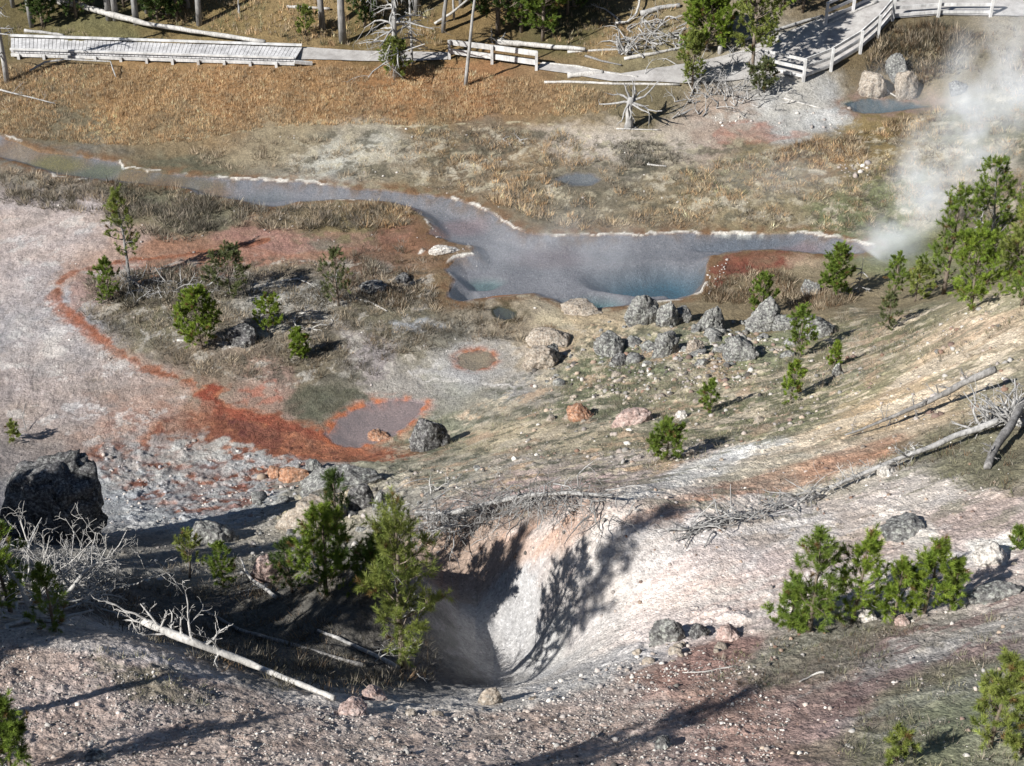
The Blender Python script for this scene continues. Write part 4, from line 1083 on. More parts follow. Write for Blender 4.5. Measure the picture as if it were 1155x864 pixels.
pine(1116,842,732,64,'yellow-green pine in the bottom corner of the grassy slope','olive',bare=.1,dens=.8,nq=1.3)
pine(1152,850,770,60,'half-hidden pine right of the bottom-corner pine','olive',dens=.8,nq=1.2)
pine(1012,858,822,40,'low pine shrub on the grass at the bottom of the slope','olive',dens=.9)
pine(14,872,782,60,'dark pine bush in the bottom left corner','mid',dens=1.3,nq=1.3)
pine(12,690,588,70,'green pine behind the grey brush at the left edge','bright',dens=.9,nq=1.1)
pine(62,712,632,50,'green shoots of a pine growing through the grey brush','mid',dens=.8)
pine(16,497,478,24,'pine sprig poking up behind the big dark boulder','olive',dens=.8)
pine(345,40,14,34,'small leafy pine seedling below the short white log','olive',dens=.8)

for (u, v, tp, w, lb) in [(86,20,-60,60,'low dark pine bush under the thick end of the fallen trunk'),(178,24,-40,50,'low dark pine bush right of the whitish trunk'),(200,24,-50,52,'dark bushy young pine in the middle of the shaded clump'),
    (140,8,-80,60,'dark bushy pine close behind the pair of bare stems'),(588,36,-50,60,'dark pine bush behind the root end of the footbridge log'),(640,16,-60,70,'low black-green pine in the shade right of the full green pine'),(412,30,-40,40,'dark bushy pine between the path and the branchy snag'),(48,30,-30,36,'dark bushy pine next to the stubby grey trunk')]:
    pine(u, v, tp, w, lb, 'dark', nq=.7, dens=1.2, name='young_pine')
# the pines left of the frame whose shadows reach across the hollow
for (x, y, h, r, bare, dn, lb) in [(-10.4,14.1,8.3,1.0,.5,1.0,'tall pine left of the frame whose shadow dapples the right flank of the hollow'),
    (-13.0,17.7,2.2,1.9,.02,1.9,'broad low pine left of the frame shading the logs'),(-14.8,20.2,2.3,1.6,.02,1.9,'broad pine left of the frame shading the head of the hollow'),
    (-12.6,16.3,3.0,1.5,.02,1.9,'low pine left of the frame shading the near side of the hollow'),(-15.5,22.4,3.4,1.5,.05,1.9,'pine left of the frame shading the ground before the dark boulder'),
    (-17.6,24.9,3.7,2.0,.02,2.2,'dense pine left of the frame shading the dark boulder'),
    (-12.6,16.6,6.7,1.0,.4,2.2,'tall dense pine left of the frame shading the back of the hollow'),
    (-6.4,9.4,4.2,.5,.3,1.5,'small pine below the viewpoint casting the shadow at the bottom of the frame')]:
    pine(0, 0, 0, 0, lb, 'mid', P=np.array([x, y, float(hz(x, y))]), h=h, r=r, bare=bare, nq=1.0, name='shade_pine', seed=int(-x*10), dens=dn, group='pines left of the frame')
# ------------------------------------------------------------------ boulders
M_R_GREY = mat_rock('lichen_rock', (.16,.155,.15), (.34,.33,.31), (.05,.05,.05), (.46,.47,.42), .6)
M_R_DARK = mat_rock('dark_rock', (.085,.082,.082), (.20,.19,.19), (.03,.03,.03), (.46,.46,.43), .5, 1.1)
M_R_TAN = mat_rock('tan_rock', (.33,.275,.22), (.48,.42,.35), (.17,.14,.12), (.46,.45,.41), .35)
M_R_RUST = mat_rock('rust_rock', (.38,.20,.12), (.52,.34,.24), (.17,.09,.06), (.42,.38,.34), .3)
M_R_PALE = mat_rock('pale_rock', (.56,.52,.47), (.74,.70,.65), (.34,.30,.27), (.7,.68,.64), .3)
M_R_PINK = mat_rock('pink_rock', (.44,.32,.28), (.60,.48,.43), (.26,.18,.16), (.5,.46,.42), .3)
def ico_np(sub):
    import bmesh
    bm = bmesh.new(); bmesh.ops.create_icosphere(bm, subdivisions=sub, radius=1)
    V = np.array([v.co[:] for v in bm.verts]); F = np.array([[v.index for v in f.verts] for f in bm.faces]); bm.free(); return V, F
_IC = {4: ico_np(5), 3: ico_np(4), 2: ico_np(3)}
def rock_mesh(name, sx, sy, sz, seed, planes=9, rough=.16, taper=0.0, sub=4, crag=.1):
    rng = np.random.default_rng(3000+seed); V, F = _IC[sub]; V = V.copy()
    for k in range(planes):
        n = unit(rng.normal(size=3)*np.array([1, 1, .8])); d = rng.uniform(.62, .9)
        s = V@n-d; V -= np.where(s > 0, s, 0)[:, None]*n
    V *= 1+rough*1.3*fbm3(V, 3, .7, seed)[:, None]
    for k in range(planes+4):
        n = unit(rng.normal(size=3)); d = np.quantile(V@n, rng.uniform(.86, .97))
        s = V@n-d; V -= np.where(s > 0, s*.9, 0)[:, None]*n
    c = np.abs(fbm3(V+9, 3, .5, seed+5)); V *= (1-crag*np.maximum(.12-c, 0)/.12)[:, None]
    V *= 1+.10*fbm3(V, 4, .22, seed+9)[:, None]
    V = V*np.array([sx, sy, sz]); 
    if taper: V[:, :2] *= np.clip(1-taper*(V[:, 2:]/sz), .15, 2)
    return V, F
def boulder(u, v, w, hgt, label, mat, seed=0, depth=.9, taper=0.0, sink=.18, rot=None, name='boulder', rough=.16, planes=9, tilt=0.0, cat='rock', crag=.1):
    """u, v: photo pixel of the foot of the rock; w, hgt: its size in photo pixels"""
    P = G(u, v); k = ppm(P)
    sx = w/2/k*1.06; sz = hgt/k/CP*.58; sy = sx*depth
    sink = sink+.08
    V, F = rock_mesh(name, sx*.97, sy*1.0, sz*1.18, seed+int(u), planes, rough*1.25, taper*(.4 if taper > 0 else 1), crag=crag)
    rng = np.random.default_rng(seed+int(v))
    a = rot if rot is not None else 0
    R = np.array(Matrix.Rotation(a, 3, 'Z')@Matrix.Rotation(tilt, 3, 'Y')); V = V@R.T
    zc = sz*(1-sink*2)
    o = link(name, mesh_np(name, V, F, smooth=False), mat, None, (P[0], P[1]+sy*.55, P[2]+zc))
    # stand on the ground under its middle
    zg = float(hz(P[0], P[1]+sy*.55)); o.location.z = max(zg, P[2]-.4*sz)+zc*.5
    return tag(o, label, cat, 'rocks and boulders of the basin and slope')
def rocks():
    b = boulder
    o = b(50,612,148,136,'big dark boulder with a grey lichen top and black overhang at the left edge',M_R_DARK,1,.8,-.42,planes=12,rough=.22,crag=.14,sink=.12)
    b(724,366,42,38,'smooth pale grey boulder, first of the row beside the spring',M_R_GREY,2,.8,.15)
    b(754,368,34,30,'pointed lichen boulder behind the blocky one in the row',M_R_GREY,3,.8,.45)
    b(751,402,38,34,'blocky lichen boulder with a dark cleft, nearest of the row',M_R_GREY,4,.8,.1,crag=.2)
    b(772,364,26,18,'low lichen rock tucked beside the pointed boulder',M_R_GREY,5)
    b(805,374,36,32,'round grey boulder split by a dark crack',M_R_GREY,6,.8,.1,crag=.3)
    b(862,374,46,38,'grey boulder with the small pine growing over it',M_R_GREY,7,.9,.25)
    b(835,406,52,26,'flat grey boulder with a dark shadowed end in the rubble',M_R_GREY,8,.8,.1,tilt=-.2)
    b(690,402,44,28,'lichen-spotted tan boulder left of the blocky one',M_R_GREY,9,.9,.2)
    b(700,412,24,16,'dark low rock at the foot of the lichen-spotted boulder',M_R_DARK,10)
    b(608,416,44,30,'orange-tan boulder with a grey cap beside the shallow pool',M_R_TAN,11,.9,.2)
    b(624,408,20,22,'grey cap rock leaning on the orange-tan boulder',M_R_GREY,12,.8,.2)
    b(655,474,36,20,'rusty half-buried boulder on the grassy slope',M_R_RUST,13,sink=.3)
    b(712,480,50,22,'pinkish slab leaning on the slope below the boulder row',M_R_PINK,14,.8,.1,tilt=-.3,sink=.32)
    b(484,508,46,46,'dark pyramid-shaped rock by the red pond',M_R_DARK,15,.9,.5)
    b(408,574,38,40,'dark upright rock, larger of the twin rocks above the hollow',M_R_DARK,16,.8,.3,planes=11)
    b(430,574,22,24,'grey upright rock, smaller of the twin rocks above the hollow',M_R_GREY,17,.8,.25)
    b(553,794,36,24,'brown wedge rock perched on the gravel rim of the hollow',M_R_TAN,18,.7,.4,tilt=.4)
    b(756,724,54,38,'grey-green leaning slab on the right lip of the hollow',M_R_GREY,19,.5,.4,tilt=.3)
    b(790,718,24,16,'dark stone beside the leaning slab',M_R_DARK,20)
    b(822,722,34,14,'flat pink stone by the leaning slab',M_R_PINK,21)
    b(986,108,36,30,'rounded pale boulder left of the other two at the far pool',M_R_TAN,22,.9,.1)
    b(1012,92,30,26,'grey boulder behind the other two at the far pool',M_R_GREY,23,.8,.3)
    b(1024,112,40,30,'square tan boulder right of the other two at the far pool',M_R_TAN,24,.8,.05,planes=14,rough=.10)
    b(1082,105,26,12,'dark low rock on the grassy bank near the steam',M_R_DARK,25)
    b(330,544,40,20,'reddish slab at the edge of the red mat',M_R_RUST,26,.8)
    b(312,538,26,14,'orange block beside the reddish slab',M_R_RUST,27)
    b(356,532,28,14,'grey plate resting over the orange block',M_R_GREY,28)
    b(350,598,90,36,'wide yellowish rock mound behind the hollow pines',M_R_TAN,29,.8,.3,sink=.3)
    b(380,556,110,30,'striped grey rock ledge above the yellowish mound',M_R_GREY,30,.5,.3,sink=.34)
    b(302,656,52,34,'pale pink rock behind the small dark pine',M_R_PINK,31,.8,.3)
    b(232,612,70,34,'grey rounded mound in front of the sinter crust',M_R_GREY,32,.7,.2,sink=.3)
    b(272,390,44,26,'dark grey hump beside the bright round pine',M_R_DARK,33,.8,.2,sink=.25)
    b(420,790,36,14,'pale slab on the gravel rim left of the wedge rock',M_R_PINK,34,.8,.1,sink=.3,tilt=.25)
    b(395,806,42,12,'pinkish slab below the pale slab on the rim',M_R_PINK,35,sink=.34)
    b(105,858,30,10,'flat grey slab in the bottom left gravel',M_R_GREY,36)
    b(1122,634,46,22,'large white slab on the pink slope',M_R_PALE,37,1.2,.1,sink=.3)
    b(1024,606,74,20,'low crust of broken pale rock above the near clump of pines',M_R_GREY,38,.8,.2,sink=.32)
    b(1128,676,70,20,'long grey ledge at the frame edge right of the near clump',M_R_GREY,39,.6,.1,sink=.25)
    b(983,700,24,14,'rounded pale stone under the middle pine of the near clump',M_R_PALE,40)
    b(1020,704,20,12,'pink stone under the right pine of the near clump',M_R_PINK,41)
    b(886,372,38,22,'grey rock right of the pine-topped boulder',M_R_GREY,42)
    b(918,382,52,30,'slanting grey rock at the end of the boulder row',M_R_GREY,43,.7,.3,tilt=.3)
    b(915,332,28,22,'pale crumbly outcrop left of the dense pine at the spring',M_R_GREY,44,.8,.2,sink=.28)
    b(426,497,30,10,'low rusty islet in the red pond',M_R_RUST,45,.8)
    b(652,355,60,14,'tan crust hump on the near shore of the spring',M_R_TAN,46,.6,.3,sink=.3)
    b(620,390,60,20,'orange crust hump behind the shallow pool',M_R_TAN,47,.6,.3,sink=.3)
    b(500,286,44,8,'pale sinter tongue jutting into the spring',M_R_PALE,48,.5,.2)
    b(455,318,20,10,'dark stones by the scraggly pine',M_R_DARK,49)
    b(420,332,34,12,'dark broken rock beside the scraggly grey-green pine',M_R_DARK,50)
    b(770,472,20,10,'pale rock in the rusty rubble',M_R_PALE,51)
    b(785,398,24,16,'tan rounded rock in the rubble behind the flat boulder',M_R_TAN,52)
    b(945,424,14,18,'grey splinter of rock on the grassy slope',M_R_GREY,53,.6,.4)
    b(1000,536,26,14,'white stone below the fallen tree',M_R_PALE,54)
    b(748,844,22,14,'grey stone with a dark hollow at the bottom of the frame',M_R_GREY,56)
rocks()
def rubble(name, label, regions, mat):
    var = [rock_mesh('r', 1, 1, .75, 900+k, 8, .28, 0, 2, .1) for k in range(8)]
    VV = []; FF = []; off = 0
    for ri, (pix, dens, s0, s1, ps, th) in enumerate(regions):
        rng = np.random.default_rng(800+ri); wp = wpoly(pix); p = in_poly(wp, int(area_box(wp)*dens), rng)
        if ps: p = p[fbm2(p[:, 0], p[:, 1], 3, ps, 97+ri) > th]
        for x, y in p:
            V, F = var[rng.integers(0, 8)]; s = s0*(s1/s0)**(rng.random()**1.7)
            R = np.array(Matrix.Rotation(rng.random()*6.3, 3, 'Z')@Matrix.Rotation(rng.normal(0, .5), 3, 'X'))
            VV.append((V*np.array([rng.uniform(.8, 1.4), 1, rng.uniform(.6, 1.1)]))@R.T*s+np.array([x, y, float(hz(x, y))+s*.05])); FF.append(F+off); off += len(V)
    return tag(link(name, mesh_np(name, np.concatenate(VV), np.concatenate(FF)), mat), label, 'rubble', kind='stuff')
rubble('grey_rubble', 'jagged grey rubble lying between the boulders beside the spring', [
  ([(670,366),(720,356),(780,352),(870,362),(930,370),(900,400),(840,412),(760,415),(690,415)], 3.2, .10, .42, 1.2, -.1),
  ([(590,400),(680,385),(700,420),(640,450),(590,430)], 1.6, .08, .3, 1.2, 0),
  ([(290,525),(420,530),(470,560),(420,600),(290,610)], 2.2, .08, .32, 1.0, -.05),
  ([(440,540),(560,525),(640,560),(560,600),(450,590)], 1.4, .06, .22, 1.0, 0),
  ([(100,620),(330,600),(350,660),(120,660)], 1.2, .06, .25, 1.0, 0)], M_R_GREY)
rubble('tan_rubble', 'jagged tan and rusty rubble on the slope below the boulders', [
  ([(640,440),(760,400),(860,395),(880,430),(780,470),(680,490),(600,480)], 2.0, .06, .26, 1.2, .0),
  ([(700,480),(860,440),(1000,400),(1155,350),(1155,460),(900,520),(740,550)], .8, .05, .2, 1.4, .05),
  ([(960,560),(1155,560),(1155,640),(1000,640),(880,620)], 1.4, .05, .2, 1.2, .05),
  ([(700,735),(790,715),(850,715),(800,745),(720,755)], 6, .04, .16, .8, -.1),
  ([(380,790),(560,790),(640,775),(600,800),(400,815)], 3, .04, .14, .8, 0)], M_R_TAN)

# ------------------------------------------------------------------ dead wood
def wander(p, d, L, n, rng, bend=.25, droop=0.0):
    pts = [np.array(p, float)]; d = unit(np.array(d, float))
    for i in range(n):
        d = unit(d+rng.normal(0, bend, 3)+np.array([0, 0, -droop])); pts.append(pts[-1]+d*L/n)
    return np.array(pts), d
def twigs(mb, p, d, L, r, depth, rng, bend=.22, droop=0.0, kids=4, spread=.7, minr=.004):
    n = 5; pts, _ = wander(p, d, L, n, rng, bend, droop)
    mb.tube(pts, np.linspace(r, max(r*.35, minr), n+1), 6 if depth > 1 else (4 if depth else 3), cap=False)
    if depth <= 0: return
    for k in range(kids):
        t = rng.uniform(.2, .98); i = min(int(t*n), n-1); q = pts[i]+(pts[i+1]-pts[i])*(t*n-i)
        e = unit(unit(pts[i+1]-pts[i])+rng.normal(0, spread, 3))
        twigs(mb, q, e, L*rng.uniform(.3, .6), max(r*(1-t*.6)*.5, minr), depth-1, rng, bend*1.15, droop, max(kids-1, 2), spread, minr)
def along(pix, lift):
    out = []
    lf = lift if isinstance(lift, (list, tuple)) else [lift]*len(pix)
    for (u, v), l in zip(pix, lf):
        p = G(u, v); p = p.copy(); p[2] += l; out.append(p)
    return np.array(out)
def densify(P, n=6):
    P = np.asarray(P); t = np.linspace(0, 1, len(P)); s = np.linspace(0, 1, (len(P)-1)*n+1)
    return np.stack([np.interp(s, t, P[:, k]) for k in range(3)], 1)
def log(pix, r0, r1, label, mat, lift=None, name='fallen_log', cat='log', limbs=0, limb_len=.5, limb_from=.3, seed=0, sides=9, limb_depth=1, wob=.02, group=None):
    if group is None and cat == 'log': group = 'fallen logs'
    rng = np.random.default_rng(5000+seed+int(pix[0][0]))
    if max(q[1] for q in pix) < 190: r0, r1 = r0*.8, r1*.8
    P = along(pix, r0*.8 if lift is None else lift); P = densify(P, 5)
    P += np.cumsum(rng.normal(0, (wob+.35*r0)*.25, P.shape), 0)*np.array([1, 1, .4])
    O = P[0].copy()
    if limbs == 0:
        mb = MB(); mb.tube(P-O, np.linspace(r0, r1, len(P))*rng.uniform(.84, 1.14, len(P)), sides)
        return tag(mb.build(name, mat, None, O, smooth=True), label, cat, group)
    root = empty(name, O, label, cat, group)
    mb = MB(); mb.tube(P-O, np.linspace(r0, r1, len(P))*rng.uniform(.84, 1.14, len(P)), sides)
    mb.build('stem', mat, root, smooth=True)
    lb = MB()
    for k in range(limbs):
        t = rng.uniform(limb_from, 1.0); i = min(int(t*(len(P)-1)), len(P)-2); q = P[i]-O
        ax = unit(P[i+1]-P[i]); d = unit(ax*.5+rng.normal(0, .7, 3)+np.array([0, 0, .35]))
        twigs(lb, q, d, limb_len*rng.uniform(.4, 1.1), (r0+(r1-r0)*t)*.35, limb_depth, rng)
    lb.build('limbs', mat, root)
    return root
def brush(center_pix, n, L, r, label, mat, seed=0, flat=.5, depth=2, kids=4, name='dead_brush', spread_px=20, cat='dead brush', up=.25, dirbias=(0, 0, 0), droop=.05):
    """a heap of dead branches fanning out from several stems"""
    rng = np.random.default_rng(7000+seed)
    c = G(*center_pix); k = ppm(c); mb = MB(); feet = []
    for i in range(n):
        a = rng.random()*2*math.pi
        q = np.array([rng.normal(0, spread_px/k), rng.normal(0, spread_px/k), 0]); q[2] = float(hz(c[0]+q[0], c[1]+q[1]))-c[2]+.05
        d = unit(np.array([math.cos(a), math.sin(a), up+flat*rng.random()])+np.array(dirbias)); feet.append(q)
        twigs(mb, q, d, L*rng.uniform(.5, 1.1), r*rng.uniform(.6, 1.1), depth, rng, .22, droop, kids)
    # unseen buried tubes added to tie the stems into one piece
    mb.tube([(0, 0, -.25), (0, 0, -.05)], [.05, .04], 5)
    for q in feet: mb.tube([(0, 0, -.15), q*.5+np.array([0, 0, -.12]), q], [.03, .025, r], 4, cap=False)
    return tag(mb.build(name, mat, None, c, smooth=True), label, cat, 'heaps of dead brush' if cat == 'dead brush' else None)

def deadwood():
    # near, left
    brush((62,668),60,1.6,.030,'big tangle of grey dead brush in front of the dark boulder',M_DEADW,1,depth=3,kids=4,spread_px=26,dirbias=(.35,.1,.1))
    rng = np.random.default_rng(3)
    root = empty('gnarled_stump', G(45,700), 'bleached gnarled stump with snaking limbs under the grey brush', 'stump')
    mb = MB()
    for d, L, r in (((-1, .1, .5), 1.3, .07), ((-.6, .5, .9), 1.3, .07), ((.9, .3, .8), 1.5, .07), ((1, .1, .3), 1.1, .05), ((.2, .5, 1), 1.2, .05), ((-.9, -.2, .1), 1.0, .05), ((.5, -.3, .1), .8, .05)):
        twigs(mb, (0, 0, .05), d, L, r, 2, rng, .3, 0, 3, .8, .008)
    mb.build('limbs', M_DEADW, root, smooth=True)
    mb = MB(); mb.tube([(-.1, 0, -.15), (0, 0, .1), (.06, .05, .32)], [.2, .17, .12], 9); mb.build('bole', M_DEADW, root, smooth=True)
    log([(376,790),(330,772),(270,752),(215,738),(160,722)],.045,.075,'long bleached fallen log with clawed limbs along the edge of the shade',M_DEADW,lift=[.06,.10,.22,.32,.45],limbs=12,limb_len=.9,limb_from=.55,seed=2,limb_depth=2)
    log([(452,756),(420,738),(385,722),(360,712)],.05,.03,'thin dark log lying in shade below the largest pine',M_DEAD,seed=3)
    log([(410,752),(330,728),(270,712),(230,690)],.05,.03,'dim grey log sunk in the shaded slope',M_DEADD,seed=33)
    log([(312,678),(298,668),(285,662),(272,645)],.05,.02,'short bleached branch with forked tips at the edge of the shade',M_DEADW,lift=[.1,.15,.2,.35],limbs=7,limb_len=.6,limb_from=.1,seed=4)
    brush((440,748),6,.6,.018,'pale dead twigs at the foot of the largest pine',M_DEAD,44,depth=1,spread_px=14,up=.5)
    # brush mat on the far rim
    root = empty('brush_mat', G(560,590), 'wide mat of dead grey branches draped over the far rim of the hollow', 'dead brush')
    O = np.array(root.location); rng = np.random.default_rng(9); mb = MB()
    spine = densify(along([(470,590),(500,592),(540,582),(590,570),(640,568),(690,572)], .3), 6)
    mb.tube(spine-O, np.linspace(.09, .035, len(spine)), 6)
    dk = MB()
    for k in range(300):
        i = rng.integers(1, len(spine)-1); q = spine[i]-O+rng.normal(0, .34, 3)*np.array([1, 1, .3])+np.array([0, -.15, 0])
        ax = unit(spine[i+1]-spine[i])
        d = unit(ax*rng.uniform(-.9, .9)+np.array([rng.normal(-.1, .6), -abs(rng.normal(.45, .6)), rng.normal(-.2, .3)]))
        twigs(mb if k % 2 else dk, q, d, rng.uniform(.35, 1.5), rng.uniform(.008, .022), 2, rng, .26, .05, 3, .9)
    dk.build('dark_branches', M_DEADD, root, smooth=True)
    for k in range(16):
        i = rng.integers(1, len(spine)-1); q = spine[i]-O
        twigs(mb, q, unit(np.array([rng.normal(.3, .5), rng.normal(0, .4), 1.0])), rng.uniform(.2, .5), .012, 1, rng, .3, 0, 2)
    for k in range(12):
        q = along([(rng.uniform(470, 530), rng.uniform(565, 605))], .12)[0]-O
        twigs(mb, q, unit(np.array([1, rng.normal(0, .4), .05])), rng.uniform(.8, 1.6), .02, 1, rng, .12, .02, 3)
    mb.build('branches', M_DEAD, root, smooth=True)
    brush((286+190,560),4,.6,.03,'pale splintered wood next to the twin rocks',M_DEADW,8,depth=1,spread_px=8)
    # near, right
    log([(1122,488),(1085,500),(1030,520),(970,543),(935,556)],.075,.04,'long straight grey fallen tree pointing down the pink slope',M_DEAD,lift=[.35,.3,.22,.12,.08],limbs=34,limb_len=.45,limb_from=.5,seed=11,limb_depth=1)
    log([(1118,446),(1080,455),(1040,468),(1000,482),(955,494)],.10,.02,'dark leaning trunk with stub branches above the straight fallen tree',M_DEADD,lift=[.75,.6,.4,.25,.1],limbs=20,limb_len=.55,limb_from=.15,seed=12)
    log([(1160,462),(1145,490),(1128,515),(1118,530)],.11,.08,'thick grey root log standing out of the grass at the right edge',M_DEADD,lift=[.5,.4,.25,.05],limbs=5,limb_len=.4,limb_from=.6,seed=13)
    brush((1128,478),46,1.0,.045,'knotted mass of pale upturned roots at the right edge',M_DEAD,14,depth=2,kids=3,spread_px=13,flat=.8,name='root_mass',cat='roots',up=.5)
    root = empty('branch_pile', G(820,590), 'low trail of broken grey branches at the tip of the straight fallen tree', 'dead brush')
    O = np.array(root.location); rng = np.random.default_rng(15); mb = MB()
    sp = densify(along([(768,602),(800,594),(840,584),(880,572),(930,556)], .08), 6)
    for k in range(80):
        i = rng.integers(1, len(sp)-1); d = unit(unit(sp[i+1]-sp[i])*rng.choice([-1, 1])+rng.normal(0, .4, 3)*np.array([1, 1, .5])+np.array([0, 0, .1]))
        twigs(mb, sp[i]-O+rng.normal(0, .1, 3)*np.array([1, 1, .2]), d, rng.uniform(.3, .9), .022, 1, rng, .2, .03, 3)
    mb.build('branches', M_DEAD, root, smooth=True)
    log([(830,752),(800,758),(772,760)],.018,.01,'thin white stick on the red soil below the near clump',M_DEADW,name='stick',cat='stick',lift=.02)
    log([(930,760),(915,763),(902,770)],.02,.012,'short bent white stick on the grey mat right of the thin one',M_DEADW,name='stick',cat='stick',lift=.03)
    log([(640,850),(700,780),(718,778)],.0,.0,'x',M_DEADW) if False else None
    # basin
    root = empty('branch_ring', G(350,370), 'ring of bleached branches lying round an orange hollow', 'dead brush'); O = np.array(root.location); rng = np.random.default_rng(21); mb = MB()
    ring = [(345,368)]
    for k in range(9):
        a = k/9*math.pi*1.7-.6; p = G(352+24*math.cos(a), 364+9*math.sin(a)); q = G(352+24*math.cos(a+.9), 364+9*math.sin(a+.9))
        pts = densify(np.array([p, (p+q)/2+np.array([0, 0, .12]), q+np.array([0, 0, .05])])-O+rng.normal(0, .05, 3), 3); mb.tube(pts, np.linspace(.035, .015, len(pts)), 5)
        twigs(mb, pts[2], unit(rng.normal(0, .6, 3)+np.array([0, 0, .5])), .5, .015, 1, rng, .3, 0, 2)
    mb.build('branches', M_DEADW, root, smooth=True)
    brush((170,330),18,.9,.03,'grey dead branches between the tall thin pine and the spreading dark pine',M_DEAD,22,depth=2,spread_px=16,kids=3)
    brush((215,325),20,1.0,.03,'low grey dead branches spread left of the dark pine',M_DEAD,23,depth=2,spread_px=18,kids=3)
    brush((146,325),10,1.2,.028,'upright grey dead twigs round the foot of the tall thin pine',M_DEAD,24,depth=2,spread_px=6,up=1.6,kids=3)
    log([(318,318),(336,317),(352,322)],.05,.02,'pale bent stick on bare sinter beside the scraggly pine',M_DEADW,name='stick',cat='stick',lift=[.05,.12,.03])
    log([(402,338),(418,342),(436,352)],.05,.03,'pale broken stick by the dark stones',M_DEADW,name='stick',cat='stick')
    log([(200,385),(215,385)],.05,.04,'short pale stick left of the bright round pine',M_DEADW,name='stick',cat='stick')
    # far side
    log([(62,8),(90,12),(120,22),(165,34),(230,44),(300,53)],.24,.12,'huge pale fallen trunk lying behind the boardwalk',M_DEADW,lift=[.3,.3,.3,.25,.2,.15],seed=31,wob=.04,sides=12)
    log([(324,9),(345,10),(372,11)],.11,.08,'short white log lying on the slope behind the path',M_DEADW)
    log([(490,29),(508,24),(535,12),(566,-4)],.10,.06,'white pole fallen slantwise beyond the footbridge',M_DEADW,lift=[.1,.4,.9,1.5],name='fallen_pole')
    root = log([(562,52),(590,54),(625,58),(660,60)],.20,.12,'bleached log with an upturned root end behind the footbridge',M_DEADW,lift=.2,limbs=0)
    brush((560,50),5,.7,.07,'upturned grey root end rising at the footbridge log',M_DEAD,36,depth=1,spread_px=3,up=1.6,name='upturned_root',cat='roots')
    log([(640,60),(670,58),(702,57)],.09,.07,'thin bleached log beyond the gravel path',M_DEADW)
    log([(694,27),(708,27),(718,20),(722,10),(718,0)],.09,.06,'curved bleached branch on the slope above the dead brush',M_DEADW,lift=[.05,.1,.2,.4,.8],limbs=5,limb_len=.8)
    log([(722,18),(745,11),(765,8)],.18,.14,'stout pale log beside the curved bleached branch',M_DEAD)
    log([(704,68),(735,62),(772,54)],.13,.08,'long log edging the back of the gravel path',M_DEADW)
    log([(660,64),(680,70),(700,74)],.08,.05,'dark stick in the grass behind the path',M_DEADD,name='stick',cat='stick')
    log([(640,88),(660,86),(678,85)],.20,.18,'stubby white log on the near edge of the gravel path',M_DEADW)
    log([(614,94),(650,94),(690,96),(765,97)],.09,.07,'slim log lying along the near edge of the path',M_DEADW)
    log([(612,72),(650,76),(690,84),(722,88)],.08,.06,'thin log kerb along the back of the path from the footbridge',M_DEADW)
    brush((730,42),44,1.5,.055,'spread of grey dead brush on the slope above the path',M_DEAD,41,depth=2,spread_px=24,kids=3,flat=.5)
    brush((705,60),10,1.2,.07,'upright grey stub with broken branches behind the path',M_DEAD,42,depth=1,spread_px=5,up=.9)
    brush((815,100),80,1.0,.035,'dense thicket of grey twigs between the near path edge and the fence corner',M_DEAD,43,depth=2,spread_px=30,kids=3,up=1.0,flat=.6,name='dead_thicket')
    # stump with a crown of limbs
    root = empty('stump', G(709,144), 'white dead stump with crooked limbs spreading from its head', 'stump'); rng = np.random.default_rng(51); mb = MB()
    mb.tube([(0, 0, -.1), (.02, 0, .3), (-.03, 0, .8), (.03, .02, 1.25), (.06, 0, 1.5)], [.26, .17, .15, .17, .13], 9)
    mb.build('bole', M_DEAD, root, smooth=True); mb = MB()
    for d, L in (((-1, .1, .15), 1.5), ((-.9, .3, .7), 1.2), ((-.8, -.3, -.2), 1.1), ((.2, .2, 1), 1.0), ((.6, .3, .9), 1.2), ((1, .2, .3), 1.7), ((1, -.2, .0), 1.6), ((.7, -.5, -.2), 1.1), ((.5, .6, .5), 1.2), ((-.3, .2, 1), 1.0), ((-.4, -.5, -.5), .8)):
        twigs(mb, (.03, 0, 1.25), d, L, .075, 1, rng, .2, .02, 2)
    for a in range(6): twigs(mb, (0, 0, .05), (math.cos(a), math.sin(a), -.05), .6, .06, 0, rng)
    mb.build('limbs', M_DEAD, root, smooth=True)
    # snags
    def snag(u, v, top, label, r0, spread, n, seed, lean=(0, 0), droop=.12, mat=M_DEAD, L0=1.0):
        P = G(u, v); k = ppm(P); h = (v-top)/k/CP; rng = np.random.default_rng(seed)
        root = empty('dead_snag', P, label, 'dead tree'); mb = MB(); z = np.linspace(0, 1, 9)
        pts = np.stack([lean[0]*h*z, lean[1]*h*z, h*z-.1], 1); pts[1:-1] += rng.normal(0, .015, (7, 3)); mb.tube(pts, r0*(1-.7*z), 8); mb.build('bole', mat, root, smooth=True)
        if n:
            mb = MB()
            for i in range(n):
                t = rng.uniform(.12, .95); a = rng.random()*2*math.pi; q = np.array([lean[0]*h*t, lean[1]*h*t, h*t-.1])
                twigs(mb, q, (math.cos(a), math.sin(a), rng.uniform(-.1, .4)), spread*rng.uniform(.4, 1.1)*(1.1-t*.5), .03*L0, 2, rng, .16, droop, 3)
            mb.build('limbs', mat, root, smooth=True)
        return root
    snag(447,86,-60,'grey branchy snag with drooping limbs in front of the path',.17,2.1,70,61,L0=2.0)
    snag(525,97,-40,'leaning bare pole-like dead trunk in front of the footbridge',.10,.5,0,62,lean=(.11,0))
    snag(8,92,-90,'tall grey snag with thin twigs at the left edge before the boardwalk',.15,1.4,40,63,lean=(.02,0),L0=1.5)
    snag(465,72,-30,'thin grey snag just right of the branchy snag',.07,.8,12,64)
    snag(270,14,0,'short pale broken stub on the slope behind the fallen trunk',.08,.3,0,65)
